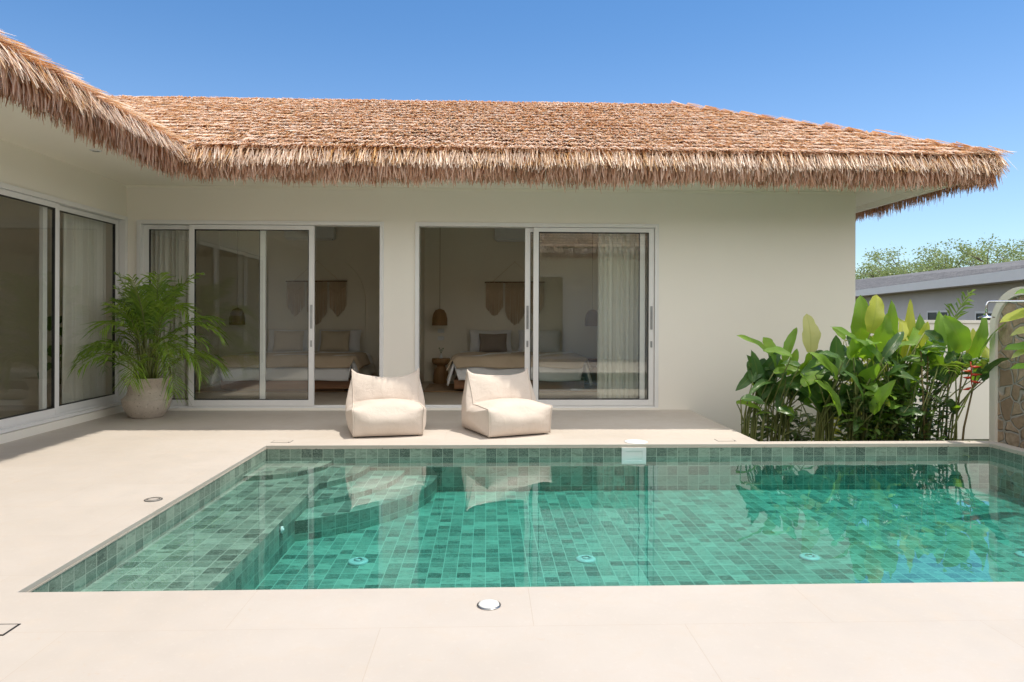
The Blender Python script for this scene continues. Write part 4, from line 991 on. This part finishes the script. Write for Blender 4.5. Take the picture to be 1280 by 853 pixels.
pf = thing('feather_palm', 'young feather palm with an upright frond behind the red flower', 'plant', (4.9, 7.6, -.5)); fo, rb = MB(), MB(); rr = random.Random(9)
for az, L, li, ar in ((.2, 1.15, 1.35, .5), (2.2, .9, 1.0, 1.3), (-.9, .95, .9, 1.2), (3.6, .9, 1.0, 1.4), (1.1, .8, 1.2, 1.), (-1.9, .8, 1., 1.4)):
    bs = Vector((.03*math.cos(az), .03*math.sin(az), .85)); rb.tube([(0, 0, 0), bs], [.02, .012], 6); frond(fo, rb, bs, az, L*1.1, ar, li, rr, .32, 17, .036)
fo.build('fronds', 'palm', pf); rb.build('stalks', 'stem', pf)
for lb_, X_, Y_, lst in (('tall bright plant of upright leaves between the house corner and the garden wall', 4.2, 7.45, ((1105, 455, 1114, 374, .17, 'leaf'), (1128, 450, 1138, 374, .14, 'leaf_yellow'), (1120, 455, 1102, 400, .17, 'leaf'), (1145, 455, 1150, 392, .17, 'leaf'), (1140, 450, 1160, 402, .15, 'leaf_yellow'), (1150, 460, 1134, 420, .18, 'leaf'), (1098, 470, 1080, 415, .18, 'leaf'))),
        ('tall bright plant of upright leaves nearest the garden wall end', 4.6, 7.3, ((1168, 455, 1174, 388, .16, 'leaf'), (1190, 450, 1186, 398, .2, 'leaf'), (1210, 455, 1231, 392, .15, 'leaf'), (1205, 460, 1216, 410, .16, 'leaf_yellow'), (1175, 470, 1158, 425, .18, 'leaf'), (1215, 475, 1240, 440, .15, 'leaf'), (1180, 480, 1200, 440, .17, 'leaf')))):
    a = Plant('heliconia', lb_, 'plant', X_, Y_, group=GRP)
    for bx, by, tx, ty, w_, mt in lst: pL(a, mt, bx, by, tx, ty, Y_, w_, random.uniform(-.15, .1), normal=(random.uniform(-.4, .4), -1, random.uniform(.0, .5)), bend=random.uniform(.03, .12), tear=.16)
    a.done()
# low shrubs and ferns
def shrub(name, label, X, Y, w_, h, n, mat, ls, seed, group=None):
    rr = random.Random(seed); o = thing(name, label, 'plant', (X, Y, -.5), 0, group); lf, st = MB(), MB()
    for k in range(9):
        an = rr.uniform(0, 6.28); st.tube([(0, 0, 0), (w_*.25*math.cos(an), w_*.25*math.sin(an), h*.5), (w_*.45*math.cos(an+.4), w_*.45*math.sin(an+.4), h*rr.uniform(.7, .98))], [.012, .008, .004], 5)
    for k in range(n):
        an = rr.uniform(0, 6.28); r_ = math.sqrt(rr.random())*w_/2; z = h*rr.uniform(.08, 1)*(1-.25*(r_/(w_/2))**2)
        p = Vector((r_*math.cos(an), r_*math.sin(an)*.7, z)); d = Vector((math.cos(an)+rr.uniform(-.7, .7), math.sin(an)+rr.uniform(-.7, .7), rr.uniform(-.5, .7))).normalized()
        leaf_geo(lf, p, p+d*ls*rr.uniform(.7, 1.3), ls*.36, (rr.uniform(-.5, .5), rr.uniform(-.8, .1), 1), .08, .2, 4, .0, .8, 0., rr)
    lf.build('leaves', mat, o); st.build('stems', 'stem', o); return o
G2 = 'dark leafy shrubs under the banana plants'
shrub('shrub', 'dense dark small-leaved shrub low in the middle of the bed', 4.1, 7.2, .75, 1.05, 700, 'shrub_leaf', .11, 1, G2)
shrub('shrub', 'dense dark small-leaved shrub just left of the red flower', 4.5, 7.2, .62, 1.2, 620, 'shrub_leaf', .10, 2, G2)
shrub('shrub', 'dark leafy shrub low behind the left stems', 3.4, 7.9, .7, .7, 300, 'shrub_leaf', .13, 3, G2)
shrub('shrub', 'yellow-green croton bush behind the dark shrubs near the garden wall', 4.45, 8.1, .75, 1.5, 420, 'leaf_yellow', .15, 4, G2)
shrub('shrub', 'leafy shrub filling the back of the bed against the garden wall', 4.75, 8.3, .7, 1.2, 420, 'leaf', .15, 5, G2)
def fern(label, X, Y, s, seed):
    rr = random.Random(seed); o = thing('fern', label, 'plant', (X, Y, -.5), 0, 'low ferns along the pool coping'); fo, rb = MB(), MB()
    for k in range(13): az = k*2.4+rr.uniform(-.3, .3); frond(fo, rb, (0, 0, .02), az, rr.uniform(.42, .62)*s, rr.uniform(.8, 1.6), rr.uniform(.9, 1.4), rr, .09*s, 18, .014, start=.12)
    fo.build('fronds', 'shrub_leaf', o); rb.build('stalks', 'stem', o)
for k, (lb, X, Y, s) in enumerate((('low fern at the foot of the red-flowered plant', 4.55, 6.98, 1.15), ('low fern at the coping below the dark shrub', 4.1, 6.95, 1.1), ('low fern at the coping below the yellow drooping leaf', 3.75, 7.0, 1.0), ('low fern between the bare stems near the left end of the bed', 3.15, 7.15, .95), ('low fern beside the wall at the left end of the bed', 2.9, 7.2, .8))):
    fern(lb, X, Y, s, 20+k)
# slim clump of bare canes on the right
def canes(label, pts):
    o = thing('cane_plant', label, 'plant', (pts[0][0], pts[0][1], -.5), 0, 'slim canes'); b = MB()
    for (X, Y, h, dx) in pts: b.tube([(X-pts[0][0], Y-pts[0][1], 0), (X-pts[0][0]+dx*.3, Y-pts[0][1], h*.5), (X-pts[0][0]+dx, Y-pts[0][1], h)], [.013, .011, .008], 6)
    b.build('canes', 'cane', o); l = MB()
    for (X, Y, h, dx) in pts:
        for k in range(3): an = random.uniform(0, 6.28); p = Vector((X-pts[0][0]+dx, Y-pts[0][1], h)); leaf_geo(l, p, p+Vector((math.cos(an)*.25, math.sin(an)*.2, random.uniform(-.1, .2))), .09, (0, -.3, 1), .1)
    l.build('leaves', 'leaf_dark', o)
canes('clump of slim brown canes in front of the garden wall', [(4.55, 7.1, 1.35, -.05), (4.62, 7.2, 1.3, .02), (4.88, 7.15, 1.2, .10), (4.83, 7.2, 1.25, .04), (4.92, 7.12, 1.1, .18)])
# variegated plant leaning in from the right edge
a = Plant('variegated_plant', 'plant with cream-edged light green leaves leaning in before the stone shower wall', 'plant', 5.02, 5.5)
for bx, by, tx, ty, w_, mt in ((1312, 400, 1249, 404, .15, 'leaf_yellow'), (1310, 452, 1255, 437, .16, 'leaf'), (1312, 470, 1262, 462, .11, 'leaf'), (1310, 380, 1268, 368, .12, 'leaf'), (1312, 420, 1262, 421, .12, 'leaf_pale'), (1312, 440, 1264, 448, .12, 'leaf_pale')):
    a.leaf(mt, onY(bx, by, 5.75), onY(tx, ty, 5.6), w_, (-.1, -.5, .9), .12, .3, root=(5.02, 5.5, -.5))
a.done()
# ------------------------------------------------------------------ garden wall, shower wall
gw = thing('garden_wall', 'white rendered garden wall behind the plants', 'wall', (0, 0, -.5))
MB().box(4.80, 7.6, 9.55, 9.75, 0, 1.62).build('wall', 'plaster', gw); MB().box(4.80, 7.62, 9.53, 9.77, 1.621, 1.66).build('wall_cap', 'plaster', gw)
sw = thing('shower_wall', 'outdoor shower wall of brown crazy-paved stone with rounded white border', 'wall', (5.17, 5.75, -.5))
def ro(x0, x1, z1, r, n=10):
    o = [(x0, 0)]+[(x1-0, 0)]
    o += [(x1-r+r*math.cos(t), z1-r+r*math.sin(t)) for t in np.linspace(0, PI/2, n)]
    o += [(x0+r-r*math.sin(t), z1-r+r*math.cos(t)) for t in np.linspace(0, PI/2, n)]
    return o
def wall_x(mb, out, xa, xb):
    n = len(out); v = [(xa, y, z) for y, z in out]+[(xb, y, z) for y, z in out]
    return mb.add(v, [tuple(range(n-1, -1, -1)), tuple(range(n, 2*n))]+[(i, (i+1) % n, n+(i+1) % n, n+i) for i in range(n)])
outer = ro(-.25, 1.27, 2.0, .42, 14); inner = ro(-.17, 1.19, 1.92, .34, 14)
b = MB(); n = len(outer)
v = [(0., y, z) for y, z in outer]+[(0., y, z) for y, z in inner]+[(.22, y, z) for y, z in outer]+[(.05, y, z) for y, z in inner]
fs = []
for i in range(n):
    j_ = (i+1) % n
    fs += [(i, n+i, n+j_, j_), (i, j_, 2*n+j_, 2*n+i), (n+i, 3*n+i, 3*n+j_, n+j_)]
fs.append(tuple(range(2*n, 3*n)))
b.add(v, fs); b.build('border', 'plaster', sw)
wall_x(MB(), inner, .03, .12).build('stone_face', 'stone', sw)
sh = thing('rain_shower', 'bent chrome rain shower arm reaching over the stone wall', 'shower', (5.17, 6.3, 1.2))
p0 = onY(1276, 377, 6.30); p1 = onY(1233, 377, 6.62); p2 = onY(1233, 396, 6.62); L_ = lambda p: Vector(p)-Vector((5.17, 6.3, 1.2))
b = MB(); b.tube([L_(p0)+Vector((.3, 0, 0)), L_(p0), L_(p1)+Vector((.04, 0, 0)), L_(p1)+Vector((.008, 0, -.01)), L_(p1)+Vector((0, 0, -.04)), L_(p2)], .011, 8); b.build('arm', 'chrome', sh)
b = MB(); b.lathe([(0, -.012), (.07, -.012), (.07, -.004), (.02, .012), (0, .012)], 24, L_(p2)); b.build('shower_head', 'chrome', sh)
tp = thing('shower_tap', 'small chrome tap on the brown stone wall', 'tap', (5.197, 6.42, .58))
b = MB(); b.tube([(0, 0, 0), (-.06, 0, 0)], .028, 14); b.tube([(-.045, 0, 0), (-.05, 0, -.09)], .016, 10); b.build('valve', 'chrome', tp); MB().rbox(-.085, -.061, -.012, .012, -.01, .075, .004).build('handle', 'chrome', tp)
# ------------------------------------------------------------------ neighbour house and trees
nh = thing('neighbour_house', 'grey neighbour house with shingle roof beyond the garden wall', 'house', (0, 0, -.5))
ea, eb = Vector((13.35, 15., 3.0)), Vector((19.6, 40.5, 3.0)); ra, rb_ = Vector((18.6, 21.5, 3.72)), Vector((21.6, 42.5, 3.86))
ed = (eb-ea).normalized(); nd = Vector((ed.y, -ed.x, 0))
b = MB(); Lr = (eb-ea).length
b.face([ea, eb, rb_, ra], [(0, 0), (Lr, 0), (Lr-1, 5.), (5, 5.)]); b.face([ea, ra, ra+nd*6-Vector((0, 0, .7))], [(0, 0), (4, 4), (8, 0)]); b.face([rb_, eb, eb+nd*10, rb_+nd*6-Vector((0, 0, .7))]); b.face([ra, rb_, rb_+nd*6-Vector((0, 0, .7)), ra+nd*6-Vector((0, 0, .7))])
b.build('roof', 'shingle', nh)
b = MB(); dz = Vector((0, 0, .30)); b.face([ea-dz, eb-dz, eb-Vector((0, 0, .005)), ea-Vector((0, 0, .005))]); o2 = nd*.06
b.face([ea-dz, ea-dz+o2, eb-dz+o2, eb-dz]); b.face([ea-dz+o2, ea+o2-Vector((0, 0, .01)), eb+o2-Vector((0, 0, .01)), eb-dz+o2]); b.build('fascia', 'fascia', nh)
wa, wb = ea+nd*.7, eb+nd*.7
b = MB(); b.face([Vector((wa.x, wa.y, 0)), Vector((wb.x, wb.y, 0)), Vector((wb.x, wb.y, 2.72)), Vector((wa.x, wa.y, 2.72))]); b.face([Vector((wa.x, wa.y, 2.72)), Vector((wb.x, wb.y, 2.72)), eb-dz+o2, ea-dz+o2])
b.face([Vector((wa.x, wa.y, 0)), Vector((wa.x, wa.y, 2.9)), wa+nd*8, Vector((wa.x, wa.y, 0))+nd*8]); b.build('wall', 'neighbour_wall', nh)
def nb_window(s0, s1, z0, z1):
    p, q = wa+ed*s0-nd*.03, wa+ed*s1-nd*.03; b = MB()
    def pane(p, q, z0, z1, off, mb): mb.face([Vector((p.x, p.y, z0))-nd*off, Vector((q.x, q.y, z0))-nd*off, Vector((q.x, q.y, z1))-nd*off, Vector((p.x, p.y, z1))-nd*off])
    for a_, b_ in ((s0, s0+.08), (s1-.08, s1), ((s0+s1)/2-.04, (s0+s1)/2+.04)): pane(wa+ed*a_-nd*.03, wa+ed*b_-nd*.03, z0, z1, .02, b)
    pane(p, q, z0, z0+.07, .021, b); pane(p, q, z1-.07, z1, .021, b)
    f = b.build('window', 'fascia', nh); g = MB(); pane(p, q, z0+.02, z1-.02, .0, g); g.build('pane', 'dark_glass', f)
nb_window(.8, 7.4, 1.45, 1.90); nb_window(9.5, 11.5, 1.15, 1.95)

def tree(label, X, Y, h, w_, seed, mat='tree_leaf', n=3600):
    rr = random.Random(seed); o = thing('tree', label, 'tree', (X, Y, -.5), 0, 'trees beyond the neighbour house')
    tr, lf = MB(), MB(); tips = []
    tr.tube([(0, 0, 0), (.15, 0, h*.3), (.05, .1, h*.62)], [.22, .17, .09], 8)
    for k in range(11):
        an = k*2.4+rr.uniform(-.3, .3); z0 = h*rr.uniform(.3, .6); e = Vector((math.cos(an)*w_*.5*rr.uniform(.35, 1), math.sin(an)*w_*.5*rr.uniform(.35, 1), h*(.55+.45*rr.random()**1.6)))
        s0 = Vector((.08, .05, z0)); m_ = s0.lerp(e, .5)+Vector((0, 0, h*.05)); tr.tube([s0, m_, e], [.05, .03, .012], 5); tips += [e, m_]
        for j_ in range(3):
            e2 = e+Vector((rr.gauss(0, w_*.12), rr.gauss(0, w_*.12), rr.gauss(.04*h, h*.06))); tr.tube([m_, m_.lerp(e2, .6)+Vector((0, 0, .1)), e2], [.03, .02, .008], 4); tips.append(e2)
    for k in range(n):
        t = rr.choice(tips); sg = h*.036
        p = t+Vector((rr.gauss(0, sg*1.25), rr.gauss(0, sg*1.25), rr.gauss(0, sg)))
        d = Vector((rr.gauss(0, 1), rr.gauss(0, 1), rr.gauss(-.2, .7))).normalized(); s = rr.uniform(.13, .30)*h/9
        nrm = Vector((rr.gauss(0, 1), rr.gauss(0, 1), rr.gauss(.6, .6))).normalized(); sd = d.cross(nrm).normalized()*s*.32
        lf.add([p, p+d*s*.5+sd, p+d*s, p+d*s*.5-sd], [(0, 1, 2, 3)], False, [(.8, 0), (.8, .5), (.8, 1), (.7, .5)])
    lf.build('crown', mat, o); tr.build('trunk', 'bark', o)
for k, (px, py, Y, w_, lb) in enumerate(((1082, 322, 52, 6., 'thin leafy tree just right of the house wall, lowest of the far trees'), (1106, 308, 50, 5.5, 'round crowned tree standing second from the villa wall'), (1136, 301, 54, 6.5, 'broad olive-green tree left of centre beyond the shingle roof'),
        (1168, 308, 49, 6., 'olive-green tree in the middle of the far row with a bare top twig'), (1199, 306, 53, 6.5, 'round tree beyond the middle of the shingle roof'), (1232, 300, 50, 6., 'tree right of centre beyond the shingle roof with loose crown'),
        (1260, 292, 47, 6.5, 'tallest tree at the right edge beyond the shingle roof'), (1292, 288, 49, 7., 'tree cut by the right edge of the view beyond the shingle roof'), (1050, 320, 56, 6., 'tree half hidden behind the villa end wall'), (1120, 312, 62, 8., 'far back tree filling the gap behind the round crowned tree'), (1218, 303, 60, 8., 'far back tree behind the loose crowned tree'))):
    top_ = onY(px, py, Y); tree(lb, top_.x, Y, top_.z-.55, w_, 40+k)
# ------------------------------------------------------------------ light, sky, camera
SUN = Vector((.283, .045, 1.)).normalized()
sl = bpy.data.lights.new('sun', 'SUN'); sl.energy = 2.95; sl.angle = R(.53); sl.color = (1., .93, .82)
so = bpy.data.objects.new('sun', sl); C.objects.link(so); so.rotation_euler = SUN.to_track_quat('Z', 'Y').to_euler()
wd = bpy.data.worlds.new('World'); SC.world = wd; wd.use_nodes = True
nt_ = wd.node_tree; bg = nt_.nodes['Background']; sky = nt_.nodes.new('ShaderNodeTexSky'); sky.sky_type = 'NISHITA'; sky.sun_disc = False
sky.sun_elevation = math.asin(SUN.z); sky.sun_rotation = math.atan2(SUN.x, SUN.y); sky.air_density = 1.; sky.dust_density = .3; sky.ozone_density = 1.2; sky.altitude = 0
tint = nt_.nodes.new('ShaderNodeMix'); tint.data_type = 'RGBA'; tint.blend_type = 'MULTIPLY'; tint.inputs[0].default_value = 1.; tint.inputs[7].default_value = (.58, .735, .90, 1)
nt_.links.new(sky.outputs[0], tint.inputs[6]); tc = nt_.nodes.new('ShaderNodeTexCoord'); sx = nt_.nodes.new('ShaderNodeSeparateXYZ'); nt_.links.new(tc.outputs['Generated'], sx.inputs[0])
def mr(src, a, b_):
    q = nt_.nodes.new('ShaderNodeMapRange'); q.interpolation_type = 'SMOOTHSTEP'; nt_.links.new(src, q.inputs[0]); q.inputs[1].default_value = a; q.inputs[2].default_value = b_; return q.outputs[0]
def mul(a, b_):
    q = nt_.nodes.new('ShaderNodeMath'); q.operation = 'MULTIPLY'; nt_.links.new(a, q.inputs[0]); nt_.links.new(b_, q.inputs[1]); return q.outputs[0]
mp = nt_.nodes.new('ShaderNodeMapping'); mp.inputs['Scale'].default_value = (1., 1., 2.6); nt_.links.new(tc.outputs['Generated'], mp.inputs[0])
nz = nt_.nodes.new('ShaderNodeTexNoise'); nz.inputs['Scale'].default_value = 2.6; nz.inputs['Detail'].default_value = 7.; nz.inputs['Roughness'].default_value = .6; nt_.links.new(mp.outputs[0], nz.inputs['Vector'])
grd = nt_.nodes.new('ShaderNodeMix'); grd.data_type = 'RGBA'; grd.inputs[6].default_value = (.66, .775, .90, 1); grd.inputs[7].default_value = (.40, .64, .83, 1)
nt_.links.new(mr(sx.outputs[2], .14, .44), grd.inputs[0]); nt_.links.new(grd.outputs[2], tint.inputs[7])
cov = mul(mul(mr(nz.outputs[0], .36, .50), mr(sx.outputs[1], .10, -.25)), mr(sx.outputs[2], .02, .10))   # unseen bright cloud bank behind the camera, added to fill the shaded walls
cl = nt_.nodes.new('ShaderNodeMix'); cl.data_type = 'RGBA'; cl.inputs[7].default_value = (10.4, 10.2, 9.9, 1)
nt_.links.new(cov, cl.inputs[0]); nt_.links.new(tint.outputs[2], cl.inputs[6]); nt_.links.new(cl.outputs[2], bg.inputs[0]); bg.inputs[1].default_value = .14
cd = bpy.data.cameras.new('camera'); cam = bpy.data.objects.new('camera', cd); C.objects.link(cam); SC.camera = cam
cd.sensor_fit = 'HORIZONTAL'; cd.sensor_width = 36; cd.lens = 36*F/1280; cd.shift_y = -(853/2-HY)/1280; cd.clip_end = 3000; cd.clip_start = .05
fwd = Vector((math.sin(YAW), math.cos(YAW), 0)); rt = Vector((math.cos(YAW), -math.sin(YAW), 0)); upv = Vector((0, 0, 1))
r2 = rt*math.cos(ROLL)-upv*math.sin(ROLL); u2 = rt*math.sin(ROLL)+upv*math.cos(ROLL)
# image right = world right turned by the small camera roll
r2 = rt*math.cos(ROLL)+upv*math.sin(ROLL); u2 = -rt*math.sin(ROLL)+upv*math.cos(ROLL)
m3 = Matrix((r2, u2, -fwd)).transposed(); cam.matrix_world = Matrix.Translation((0, 0, EYE)) @ m3.to_4x4()
SC.view_settings.view_transform = 'Standard'; SC.view_settings.look = 'None'; SC.view_settings.exposure = .46; SC.view_settings.gamma = 1
SC.render.engine = 'CYCLES'; cy = SC.cycles
cy.use_denoising = True
try: cy.denoiser = 'OPENIMAGEDENOISE'
except Exception: pass
cy.max_bounces = 12; cy.diffuse_bounces = 5; cy.glossy_bounces = 5; cy.transmission_bounces = 8; cy.transparent_max_bounces = 24; cy.caustics_refractive = True; cy.caustics_reflective = False; cy.blur_glossy = .3; cy.sample_clamp_indirect = 6.
